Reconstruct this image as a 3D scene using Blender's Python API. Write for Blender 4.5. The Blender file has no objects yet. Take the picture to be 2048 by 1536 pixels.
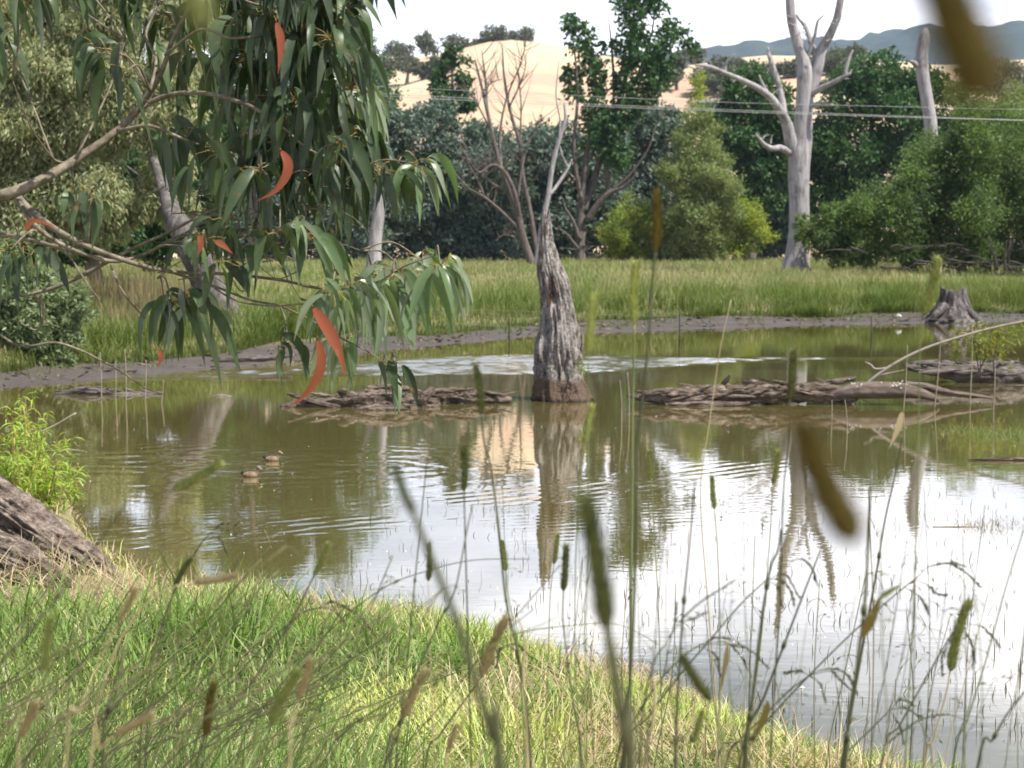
import bpy, math, random
import numpy as np

# ------------------------------------------------------------------ camera, sky, sun, exposure
SC = bpy.context.scene
COL = SC.collection
R = math.radians
FPX = 3200.0                      # focal length in photo pixels (2048 wide)
PITCH = math.atan(268.0 / FPX)    # horizon at photo row 500
CAMZ = 2.0
cam_d = bpy.data.cameras.new("camera")
cam = bpy.data.objects.new("camera", cam_d)
COL.objects.link(cam)
cam.location = (0, 0, CAMZ)
cam.rotation_euler = (math.pi / 2 - PITCH, 0, 0)
cam_d.sensor_width = 36.0
cam_d.lens = FPX / 2048 * 36.0
cam_d.clip_start = 0.05
cam_d.clip_end = 12000
cam_d.dof.use_dof = True
cam_d.dof.focus_distance = 5.2
cam_d.dof.aperture_fstop = 8.4
SC.camera = cam

SUN_EL, SUN_AZ = R(57), R(118)      # azimuth: clockwise from the view direction (+Y) towards +X
sun_dir = np.array([math.sin(SUN_AZ) * math.cos(SUN_EL), math.cos(SUN_AZ) * math.cos(SUN_EL), math.sin(SUN_EL)])
sun_d = bpy.data.lights.new("sun", 'SUN')
sun_d.energy = 5.0
sun_d.angle = R(0.53)
sun_d.color = (1.0, 0.95, 0.86)
sun = bpy.data.objects.new("sun", sun_d)
COL.objects.link(sun)
from mathutils import Vector
sun.rotation_euler = Vector(sun_dir).to_track_quat('Z', 'Y').to_euler()
sun.location = (20, -10, 40)

world = bpy.data.worlds.new("World")
SC.world = world
world.use_nodes = True
wn, wl = world.node_tree.nodes, world.node_tree.links
wn.clear()


def _n(nodes, t, **kw):
    n = nodes.new(t)
    for k, v in kw.items():
        setattr(n, k, v)
    return n


def wmath(op, a, b=None, c=None, clamp=False):
    n = _n(wn, 'ShaderNodeMath', operation=op, use_clamp=clamp)
    for i, v in enumerate((a, b, c)):
        if v is None:
            continue
        if isinstance(v, (int, float)):
            n.inputs[i].default_value = v
        else:
            wl.new(v, n.inputs[i])
    return n.outputs[0]


w_out = _n(wn, 'ShaderNodeOutputWorld')
w_bg = _n(wn, 'ShaderNodeBackground')
w_sky = _n(wn, 'ShaderNodeTexSky', sky_type='NISHITA', sun_disc=False, sun_elevation=SUN_EL, sun_rotation=SUN_AZ)
w_sky.air_density = 1.0
w_sky.dust_density = 1.0
w_tc = _n(wn, 'ShaderNodeTexCoord')
w_sep = _n(wn, 'ShaderNodeSeparateXYZ')
wl.new(w_tc.outputs['Generated'], w_sep.inputs[0])
zpos = wmath('MAXIMUM', w_sep.outputs[2], 0.0)
zden = wmath('ADD', zpos, 0.16)
px_ = wmath('DIVIDE', w_sep.outputs[0], zden)
py_ = wmath('DIVIDE', w_sep.outputs[1], zden)
w_cmb = _n(wn, 'ShaderNodeCombineXYZ')
wl.new(px_, w_cmb.inputs[0])
wl.new(py_, w_cmb.inputs[1])
w_cmb.inputs[2].default_value = 3.7
w_noise = _n(wn, 'ShaderNodeTexNoise')
w_noise.inputs['Scale'].default_value = 1.15
w_noise.inputs['Detail'].default_value = 6.0
w_noise.inputs['Roughness'].default_value = 0.52
wl.new(w_cmb.outputs[0], w_noise.inputs['Vector'])
# cloud cover: nearly closed low over the hills, breaking up overhead
cover = wmath('MULTIPLY_ADD', zpos, -0.75, 0.315)
cl = wmath('ADD', w_noise.outputs[0], cover)
cl = wmath('MULTIPLY_ADD', cl, 3.4, -1.62, clamp=True)
w_skystr = _n(wn, 'ShaderNodeVectorMath', operation='SCALE')
wl.new(w_sky.outputs[0], w_skystr.inputs[0])
w_skystr.inputs['Scale'].default_value = 1.0
w_mix = _n(wn, 'ShaderNodeMix', data_type='RGBA')
wl.new(cl, w_mix.inputs['Factor'])
wl.new(w_skystr.outputs[0], w_mix.inputs['A'])
w_n2 = _n(wn, 'ShaderNodeTexNoise')          # grey undersides and bright tops within the cloud
w_n2.inputs['Scale'].default_value = 2.3
w_n2.inputs['Detail'].default_value = 5.0
wl.new(w_cmb.outputs[0], w_n2.inputs['Vector'])
w_shade = wmath('MULTIPLY_ADD', w_n2.outputs[0], 2.2, -0.6, clamp=True)
w_cc = _n(wn, 'ShaderNodeMix', data_type='RGBA')
wl.new(w_shade, w_cc.inputs['Factor'])
w_cc.inputs['A'].default_value = (12.6, 13.0, 15.2, 1)
w_cc.inputs['B'].default_value = (21.5, 21.3, 22.3, 1)
wl.new(w_cc.outputs['Result'], w_mix.inputs['B'])
wl.new(w_mix.outputs['Result'], w_bg.inputs['Color'])
w_bg.inputs['Strength'].default_value = 0.065
wl.new(w_bg.outputs[0], w_out.inputs['Surface'])
world.cycles.sampling_method = 'MANUAL'
world.cycles.sample_map_resolution = 512

SC.view_settings.view_transform = 'Standard'
SC.view_settings.look = 'None'
SC.view_settings.gamma = 1.0
SC.view_settings.exposure = 0.95
SC.cycles.max_bounces = 6
SC.cycles.diffuse_bounces = 3
SC.cycles.glossy_bounces = 3
SC.cycles.transmission_bounces = 3
SC.cycles.transparent_max_bounces = 6
SC.cycles.volume_bounces = 0
SC.cycles.caustics_reflective = False
SC.cycles.caustics_refractive = False
SC.cycles.use_denoising = True
SC.cycles.sample_clamp_indirect = 6.0

rng = np.random.default_rng(7)
random.seed(7)

# ------------------------------------------------------------------ helpers
_c, _s = math.cos(PITCH), math.sin(PITCH)


def P(px, py, D):
    """world point at ground distance D (along +Y) that stands on photo row/column px, py"""
    px = np.asarray(px, float); py = np.asarray(py, float); D = np.asarray(D, float)
    x = (px - 1024) / FPX
    v = (768 - py) / FPX
    dy = _c + v * _s
    dz = -_s + v * _c
    t = D / dy
    return np.stack(np.broadcast_arrays(t * x, D + 0 * t, CAMZ + t * dz), -1)


def WD(py):
    """distance at which the water plane lies on photo row py"""
    v = (768 - py) / FPX
    return CAMZ * (_c + v * _s) / (_s - v * _c)


def PXM(D):
    return FPX / D


def vnoise(p, seed=0):
    p = np.asarray(p, float)
    ip = np.floor(p).astype(np.int64)
    f = p - ip
    u = f * f * (3 - 2 * f)
    out = np.zeros(p.shape[:-1])
    for i in (0, 1):
        for j in (0, 1):
            for k in (0, 1):
                h = (ip[..., 0] + i) * 374761393 + (ip[..., 1] + j) * 668265263 + (ip[..., 2] + k) * 2147483647 + seed * 974711
                h = (h ^ (h >> 13)) * 1274126177
                h = h & 0x7fffffff
                h = (h ^ (h >> 16)) & 0xffff
                w = (u[..., 0] if i else 1 - u[..., 0]) * (u[..., 1] if j else 1 - u[..., 1]) * (u[..., 2] if k else 1 - u[..., 2])
                out += w * (h / 65535.0)
    return out * 2 - 1


def fbm(p, oct=4, seed=0, gain=0.5):
    p = np.asarray(p, float)
    a, s, o = 1.0, 0.0, 0.0
    for k in range(oct):
        o = o + a * vnoise(p * (2.0 ** k) + 13.7 * k, seed + k)
        s += a
        a *= gain
    return o / s


def sstep(a, b, x):
    t = np.clip((x - a) / (b - a), 0, 1)
    return t * t * (3 - 2 * t)


def unit(v):
    return v / np.maximum(np.linalg.norm(v, axis=-1, keepdims=True), 1e-9)


class MB:
    """collects vertices and faces, links them as ONE mesh object"""
    def __init__(self):
        self.v, self.loops, self.tot, self.mi, self.n = [], [], [], [], 0

    def add(self, verts, faces, mi=0):
        verts = np.asarray(verts, float).reshape(-1, 3)
        faces = np.asarray(faces, np.int64)
        if len(verts) == 0 or len(faces) == 0:
            return
        self.v.append(verts)
        self.loops.append((faces + self.n).ravel())
        self.tot.append(np.full(len(faces), faces.shape[1], np.int64))
        self.mi.append(np.full(len(faces), mi, np.int64))
        self.n += len(verts)

    def addmulti(self, verts, facelist, mi=0):
        verts = np.asarray(verts, float).reshape(-1, 3)
        self.v.append(verts)
        for f in facelist:
            f = np.asarray(f, np.int64)
            self.loops.append((f + self.n).ravel())
            self.tot.append(np.full(len(f), f.shape[1], np.int64))
            self.mi.append(np.full(len(f), mi, np.int64))
        self.n += len(verts)

    def build(self, name, mats, parent=None, loc=None, smooth=True):
        v = np.concatenate(self.v)
        if parent is not None:
            off = np.array(parent['_w'])
        elif loc is not None:
            off = np.asarray(loc, float)
        else:
            off = np.zeros(3)
        v = v - off
        loops = np.concatenate(self.loops); tot = np.concatenate(self.tot)
        me = bpy.data.meshes.new(name)
        me.vertices.add(len(v)); me.vertices.foreach_set('co', v.ravel())
        me.loops.add(len(loops)); me.loops.foreach_set('vertex_index', loops)
        me.polygons.add(len(tot))
        st = np.concatenate([[0], np.cumsum(tot)[:-1]])
        me.polygons.foreach_set('loop_start', st)
        me.polygons.foreach_set('loop_total', tot)
        if smooth:
            me.polygons.foreach_set('use_smooth', np.ones(len(tot), bool))
        if not isinstance(mats, (list, tuple)):
            mats = [mats]
        for m in mats:
            me.materials.append(m)
        if len(mats) > 1:
            me.polygons.foreach_set('material_index', np.concatenate(self.mi))
        me.update(calc_edges=True)
        o = bpy.data.objects.new(name, me)
        COL.objects.link(o)
        if parent is not None:
            o.parent = parent
            o['_w'] = [float(a) for a in off]
        else:
            o.location = off
            o['_w'] = [float(a) for a in off]
        return o


def tag(o, label, cat, group=None):
    o['label'] = label
    o['category'] = cat
    if group:
        o['group'] = group
    return o


def thing(name, label, cat, loc, group=None):
    o = bpy.data.objects.new(name, None)
    o.empty_display_size = 0.2
    COL.objects.link(o)
    o.location = [float(a) for a in loc]
    o['_w'] = [float(a) for a in loc]
    return tag(o, label, cat, group)


def cat_rom(pts, m=5):
    """smooth a polyline (rows may carry extra columns such as radius)"""
    p = np.asarray(pts, float)
    if len(p) < 3:
        t = np.linspace(0, 1, m + 1)[:, None]
        return p[0] * (1 - t) + p[-1] * t
    q = np.vstack([2 * p[0] - p[1], p, 2 * p[-1] - p[-2]])
    out = []
    for i in range(1, len(q) - 2):
        a, b, c, d = q[i - 1], q[i], q[i + 1], q[i + 2]
        for t in np.arange(m) / m:
            out.append(0.5 * ((2 * b) + (-a + c) * t + (2 * a - 5 * b + 4 * c - d) * t * t + (-a + 3 * b - 3 * c + d) * t ** 3))
    out.append(q[-2])
    return np.array(out)


def tube(mb, pts, rad, k=7, amp=0.0, seed=0, freq=6.0, mi=0, flat=1.0, cap=True):
    pts = np.asarray(pts, float)
    n = len(pts)
    rad = np.broadcast_to(np.asarray(rad, float), (n,))
    tan = unit(np.gradient(pts, axis=0))
    ref = np.array([0.31, 0.87, 0.13])
    if abs(np.mean(tan @ unit(ref))) > 0.85:
        ref = np.array([0.9, -0.1, 0.35])
    a = unit(np.cross(tan, ref))
    b = np.cross(tan, a)
    th = np.arange(k) / k * 2 * math.pi
    ring = (a[:, None, :] * np.cos(th)[None, :, None] * flat + b[:, None, :] * np.sin(th)[None, :, None])
    rr = rad[:, None] * np.ones((1, k))
    if amp:
        q = np.stack(np.broadcast_arrays(np.cos(th)[None, :] * 1.3, np.sin(th)[None, :] * 1.3, (np.cumsum(np.r_[0, np.linalg.norm(np.diff(pts, axis=0), axis=1)]) * freq)[:, None]), -1)
        rr = rr * (1 + amp * fbm(q, 3, seed))
    v = pts[:, None, :] + ring * rr[..., None]
    i = np.arange(n - 1)[:, None]; j = np.arange(k)[None, :]
    j2 = (j + 1) % k
    f = np.stack(np.broadcast_arrays(i * k + j, i * k + j2, (i + 1) * k + j2, (i + 1) * k + j), -1).reshape(-1, 4)
    vv = v.reshape(-1, 3)
    if cap:
        vv = np.vstack([vv, pts[:1], pts[-1:]])
        jj = np.arange(k); jn = (jj + 1) % k
        c0 = np.stack([np.full(k, n * k), jn, jj], -1)
        c1 = np.stack([np.full(k, n * k + 1), (n - 1) * k + jj, (n - 1) * k + jn], -1)
        mb.addmulti(vv, [f, np.vstack([c0, c1])], mi)
    else:
        mb.add(vv, f, mi)


def pxline(pts, D, wig=0.0):
    """rows of (px, py, width px[, depth offset]) at distance D -> world points, radii (smoothed)"""
    out = []
    for p in pts:
        d = D + (p[3] if len(p) > 3 else 0.0)
        w = P(p[0], p[1], d)
        out.append([*w, p[2] / PXM(d) / 2])
    out = np.array(out)
    if wig:
        out[1:-1, 1] += rng.normal(0, wig, len(out) - 2)
    return out


def limb(mb, pts, D, k=7, amp=0.06, wig=0.0, seed=0, m=5, mi=0, freq=3.0):
    q = cat_rom(pxline(pts, D, wig), m)
    tube(mb, q[:, :3], np.maximum(q[:, 3], 0.0004), k, amp, seed, freq, mi)
    return q


def leaves(mb, p, a, b, L, Wd, mi=0):
    """diamond leaves: base p, along a, across b"""
    L = np.broadcast_to(np.asarray(L, float), (len(p),))[:, None]
    Wd = np.broadcast_to(np.asarray(Wd, float), (len(p),))[:, None]
    v = np.stack([p, p + a * L * 0.42 + b * Wd * 0.5, p + a * L, p + a * L * 0.42 - b * Wd * 0.5], 1)
    f = np.arange(len(p) * 4).reshape(-1, 4)
    mb.add(v, f, mi)


def rand_dir(n, r=rng):
    return unit(r.normal(size=(n, 3)))


def crown(mb, blobs, n, L, Wd, droop=0.3, clump=0.22, per=26, shell=0.55, r=rng, mi=0, up=0.0, upright=0.0):
    """leaf clumps spread through ellipsoids (centre xyz, radii xyz)"""
    blobs = np.asarray(blobs, float)
    vol = (blobs[:, 3] * blobs[:, 5]) ** 1.0
    nb = np.maximum((n * vol / vol.sum() / per).astype(int), 2)
    for bl, m in zip(blobs, nb):
        d = rand_dir(m, r)
        rad = shell + (1 - shell) * r.random(m) ** 0.6
        # uneven outline
        rad = rad * (1 + 0.28 * vnoise(d * 2.3 + bl[:3], 5))
        c = bl[:3] + d * rad[:, None] * bl[3:6]
        sz = clump * bl[3:6].mean() * r.uniform(0.6, 1.5, m)
        k = r.poisson(per, m)
        idx = np.repeat(np.arange(m), k)
        nn = len(idx)
        q = c[idx] + r.normal(size=(nn, 3)) * sz[idx][:, None] * np.array([1, 1, 0.72])
        a = rand_dir(nn, r)
        a[:, 2] -= droop
        a[:, 2] += upright
        a += 0.35 * d[idx]
        a = unit(a)
        b = rand_dir(nn, r)
        b[:, 2] *= (1 - up)
        b = unit(np.cross(a, b))
        s = r.uniform(0.65, 1.35, nn)
        leaves(mb, q, a, b, L * s, Wd * s, mi)


def roughen(B, r, k=9):
    """break each smooth ellipsoid into smaller offset ones so that outlines stay uneven"""
    out = []
    for b in np.asarray(B, float):
        out.append(np.r_[b[:3], b[3:] * 0.70])
        for d in rand_dir(k, r):
            f = r.uniform(.26, .46)
            out.append(np.r_[b[:3] + d * b[3:] * r.uniform(.62, .95), b[3:].mean() * f, b[3:].mean() * f, b[3:].mean() * f * r.uniform(.8, 1.1)])
    return np.array(out)


def pblobs(D, lst, dep=1.0):
    out = []
    for q in lst:
        px, py, rx, ry = q[:4]
        d = D + (q[4] if len(q) > 4 else 0)
        w = P(px, py, d)
        s = 1 / PXM(d)
        out.append([*w, rx * s, dep * 0.5 * (rx + ry) * s, ry * s])
    return np.array(out)


def blades(mb, base, h, w, lean, bend, az=None, r=rng, mi=0, twist=None):
    """curved tapering grass blades, three segments each"""
    n = len(base)
    h = np.broadcast_to(np.asarray(h, float), (n,)); w = np.broadcast_to(np.asarray(w, float), (n,))
    if az is None:
        az = r.uniform(0, 2 * math.pi, n)
    dirh = np.stack([np.cos(az), np.sin(az), np.zeros(n)], -1)
    sa = az + math.pi / 2 + (r.normal(0, 0.6, n) if twist is None else twist)
    side = np.stack([np.cos(sa), np.sin(sa), np.zeros(n)], -1)
    t0 = np.abs(np.broadcast_to(lean, (n,)))
    bd = np.broadcast_to(bend, (n,))
    pts = [base]
    ang = t0.copy()
    p = base.copy()
    for k in range(3):
        seg = h / 3
        p = p + (dirh * np.sin(ang)[:, None] + np.array([0, 0, 1.0]) * np.cos(ang)[:, None]) * seg[:, None]
        ang = ang + bd * (0.7 + 0.5 * k)
        pts.append(p)
    ws = [1.0, 0.9, 0.62]
    v = []
    for k in range(3):
        v += [pts[k] - side * (w * ws[k] / 2)[:, None], pts[k] + side * (w * ws[k] / 2)[:, None]]
    v.append(pts[3])
    v = np.stack(v, 1)      # n,7,3
    o = np.arange(n)[:, None] * 7
    f4 = np.concatenate([o + np.array([[0, 1, 3, 2]]), o + np.array([[2, 3, 5, 4]])])
    f3 = o + np.array([[4, 5, 6]])
    mb.addmulti(v.reshape(-1, 3), [f4, f3], mi)


# ------------------------------------------------------------------ materials
class NT:
    def __init__(self, name):
        self.m = bpy.data.materials.new(name)
        self.m.use_nodes = True
        self.nt = self.m.node_tree
        self.nt.nodes.clear()
        self.out = self.nt.nodes.new('ShaderNodeOutputMaterial')

    def n(self, t, **kw):
        return _n(self.nt.nodes, t, **kw)

    def l(self, a, b):
        self.nt.links.new(a, b)

    def math(self, op, a, b=None, c=None, clamp=False):
        n = self.n('ShaderNodeMath', operation=op, use_clamp=clamp)
        for i, v in enumerate((a, b, c)):
            if v is None:
                continue
            if isinstance(v, (int, float)):
                n.inputs[i].default_value = v
            else:
                self.l(v, n.inputs[i])
        return n.outputs[0]

    def noise(self, vec, scale, detail=4, rough=0.55, dim='3D'):
        n = self.n('ShaderNodeTexNoise')
        n.inputs['Scale'].default_value = scale
        n.inputs['Detail'].default_value = detail
        n.inputs['Roughness'].default_value = rough
        if vec is not None:
            self.l(vec, n.inputs['Vector'])
        return n.outputs[0]

    def ramp(self, fac, stops):
        n = self.n('ShaderNodeValToRGB')
        e = n.color_ramp.elements
        while len(e) < len(stops):
            e.new(0.5)
        for el, (p, c) in zip(e, stops):
            el.position = p
            el.color = (*c, 1) if len(c) == 3 else c
        self.l(fac, n.inputs[0])
        return n.outputs[0]

    def mix(self, fac, a, b, blend='MIX'):
        n = self.n('ShaderNodeMix', data_type='RGBA', blend_type=blend)
        for key, v in (('Factor', fac), ('A', a), ('B', b)):
            if isinstance(v, (int, float)):
                n.inputs[key].default_value = v
            elif isinstance(v, tuple):
                n.inputs[key].default_value = (*v, 1)
            else:
                self.l(v, n.inputs[key])
        return n.outputs['Result']

    def pos(self):
        return self.n('ShaderNodeNewGeometry').outputs['Position']

    def objc(self):
        return self.n('ShaderNodeTexCoord').outputs['Object']

    def scale(self, vec, s):
        n = self.n('ShaderNodeMapping')
        n.inputs['Scale'].default_value = s
        self.l(vec, n.inputs['Vector'])
        return n.outputs[0]

    def bump(self, h, strength=0.5, dist=0.05):
        n = self.n('ShaderNodeBump')
        n.inputs['Strength'].default_value = strength
        n.inputs['Distance'].default_value = dist
        self.l(h, n.inputs['Height'])
        return n.outputs[0]

    def bsdf(self, col, rough=0.8, spec=0.3, normal=None):
        n = self.n('ShaderNodeBsdfPrincipled')
        if isinstance(col, tuple):
            n.inputs['Base Color'].default_value = (*col, 1)
        else:
            self.l(col, n.inputs['Base Color'])
        if isinstance(rough, (int, float)):
            n.inputs['Roughness'].default_value = rough
        else:
            self.l(rough, n.inputs['Roughness'])
        n.inputs['Specular IOR Level'].default_value = spec
        if normal is not None:
            self.l(normal, n.inputs['Normal'])
        return n.outputs[0]

    def done(self, sh):
        self.l(sh, self.out.inputs['Surface'])
        return self.m


def mat_leaf(name, cols, trans=0.35, rough=0.5, spec=0.25, patch=None, patch_scale=0.6, tcol=1.35):
    """leaf colours drawn at random per leaf; optional second colour in broad patches"""
    t = NT(name)
    isl = t.n('ShaderNodeNewGeometry').outputs['Random Per Island']
    st = [(i / max(len(cols) - 1, 1), c) for i, c in enumerate(cols)]
    c = t.ramp(isl, st)
    if patch:
        nz = t.noise(t.pos(), patch_scale, 3)
        f = t.math('MULTIPLY_ADD', nz, 4.0, -1.6, clamp=True)
        c = t.mix(f, c, patch)
    p = t.bsdf(c, rough, spec)
    if trans <= 0:
        return t.done(p)
    tr = t.n('ShaderNodeBsdfTranslucent')
    tc = t.mix(1.0, c, (tcol, tcol * 1.05, tcol * 0.55), 'MULTIPLY')
    t.l(tc, tr.inputs['Color'])
    mx = t.n('ShaderNodeMixShader')
    mx.inputs[0].default_value = trans
    t.l(p, mx.inputs[1]); t.l(tr.outputs[0], mx.inputs[2])
    return t.done(mx.outputs[0])


def mat_bark(name, c1, c2, c3=None, sc=(14, 14, 2.2), bump=0.6, dist=0.03, rough=0.9, blot=None, blot_scale=3.0):
    t = NT(name)
    o = t.objc()
    v = t.scale(o, sc)
    n1 = t.noise(v, 1.0, 6, 0.6)
    n2 = t.noise(t.scale(o, tuple(a * 3.1 for a in sc)), 1.0, 4, 0.6)
    h = t.math('MULTIPLY_ADD', n2, 0.5, n1)
    c = t.ramp(t.math('MULTIPLY', h, 0.667), [(0.34, c1), (0.50, c2), (0.66, c3 or c2)])
    if blot:
        f = t.math('MULTIPLY_ADD', t.noise(o, blot_scale, 3), 6.0, -3.4, clamp=True)
        c = t.mix(f, c, blot)
    return t.done(t.bsdf(c, rough, 0.2, t.bump(h, bump, dist)))


def mat_plain(name, c1, c2, scale=8.0, rough=0.7, spec=0.3, bump=0.2, dist=0.01):
    t = NT(name)
    n1 = t.noise(t.objc(), scale, 5)
    c = t.ramp(n1, [(0.35, c1), (0.65, c2)])
    return t.done(t.bsdf(c, rough, spec, t.bump(n1, bump, dist)))

# ------------------------------------------------------------------ ground, pond, hills
_nx = np.array([-14, -4.9, -3.5, -2.7, -2.13, -1.28, -0.455, 0.31, 0.88, 1.16, 1.37, 1.8, 3.0, 9.0])
_ny = np.array([14.6, 13.3, 12.5, 10.3, 9.4, 8.83, 8.33, 7.62, 6.68, 6.08, 5.72, 5.25, 4.9, 4.0])
_fp = np.array([(-260, 800), (-100, 788), (0, 775), (150, 765), (300, 750), (450, 735), (560, 722), (700, 705), (850, 692), (950, 683),
                (1060, 672), (1200, 664), (1400, 657), (1600, 652), (1900, 645), (2100, 641), (2400, 634)], float)
_fD = WD(_fp[:, 1])
_fx = (_fp[:, 0] - 1024) / FPX * _fD
_fx = np.r_[-60, _fx, 70]
_fD = np.r_[18.5, _fD, 60]


def y_near(x):
    return np.interp(x, _nx, _ny)


def y_far(x):
    return np.interp(x, _fx, _fD)


def zg(x, y):
    x = np.asarray(x, float); y = np.asarray(y, float)
    wob = 0.25 * vnoise(np.stack([x * 1.1, y * 1.1, 0 * x], -1), 3)
    s = y_near(x) + wob - y
    near = np.where(s > 0, 0.10 * (1 - np.exp(-np.maximum(s, 0) / 0.5)) + 0.03 * s, 0.22 * s)
    near = np.minimum(near, 0.30 + 0.004 * np.abs(s))
    wob2 = 1.3 * vnoise(np.stack([x * 0.35, y * 0.1, 0 * x + 4], -1), 4)
    t = y - y_far(x) - wob2 * 0.3
    far = np.where(t > 0, 0.075 * np.minimum(t, 2.3) + 0.22 * sstep(2.0, 3.4, t) + 0.0165 * np.maximum(t - 3, 0), 0.12 * t)
    far = np.where(t > 39, far - 0.0165 * np.maximum(t - 39, 0) * 0.97, far)
    near = np.maximum(near, -0.7)
    far = np.maximum(far, -0.7)
    z = np.maximum(near, far)
    z = z + np.where(z > 0, 0.03, 0.01) * fbm(np.stack([x * 0.9, y * 0.9, 0 * x], -1), 3, 9) * np.clip(np.abs(z) * 12, 0, 1)
    return z


def grid(xs, ys, zf):
    X, Y = np.meshgrid(xs, ys)
    Z = zf(X, Y)
    v = np.stack([X, Y, Z], -1).reshape(-1, 3)
    ny, nx = X.shape
    i = np.arange(ny - 1)[:, None] * nx + np.arange(nx - 1)[None, :]
    f = np.stack([i, i + 1, i + nx + 1, i + nx], -1).reshape(-1, 4)
    mb = MB(); mb.add(v, f)
    return mb


def spaced(*segs):
    out = []
    for a, b, st in segs:
        out.append(np.arange(a, b, st))
    return np.unique(np.concatenate(out + [[segs[-1][1]]]))


def struct(o):
    o['kind'] = 'structure'
    return o


def mat_ground():
    t = NT('ground_soil_mud')
    p = t.pos()
    sep = t.n('ShaderNodeSeparateXYZ'); t.l(p, sep.inputs[0])
    n1 = t.noise(p, 1.7, 6); n2 = t.noise(p, 14, 5)
    mud = t.ramp(n2, [(0.3, (0.042, 0.035, 0.032)), (0.7, (0.085, 0.074, 0.069))])
    soil = t.ramp(n1, [(0.3, (0.10, 0.085, 0.045)), (0.5, (0.20, 0.165, 0.085)), (0.7, (0.09, 0.12, 0.035))])
    h = t.math('MULTIPLY_ADD', n1, 0.12, sep.outputs[2])
    f = t.math('MULTIPLY_ADD', h, 9.0, -2.2, clamp=True)
    nearb = t.math('MULTIPLY_ADD', sep.outputs[1], -1.0, 16.5, clamp=True)
    f = t.math('MAXIMUM', f, nearb)
    mud = t.mix(t.math('MULTIPLY_ADD', t.noise(t.scale(p, (0.5, 1.6, 1)), 1.0, 5, 0.65), 4.0, -1.6, clamp=True), mud, (0.052, 0.042, 0.034))
    c = t.mix(f, mud, soil)
    wet = t.math('MULTIPLY_ADD', sep.outputs[2], 16.0, 0.15, clamp=True)
    rough = t.math('MULTIPLY_ADD', wet, 0.30, 0.58)
    return t.done(t.bsdf(c, rough, 0.4, t.bump(n2, 0.5, 0.03)))


gm = grid(spaced((-420, -60, 40), (-60, -14, 1.5), (-14, 7, 0.16), (7, 30, 0.35), (30, 80, 2.0), (80, 420, 40)),
          spaced((-40, -2, 2), (-2, 15, 0.12), (15, 50, 0.28), (50, 100, 1.0), (100, 460, 20)), zg)
ground = struct(gm.build('ground', mat_ground()))


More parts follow.
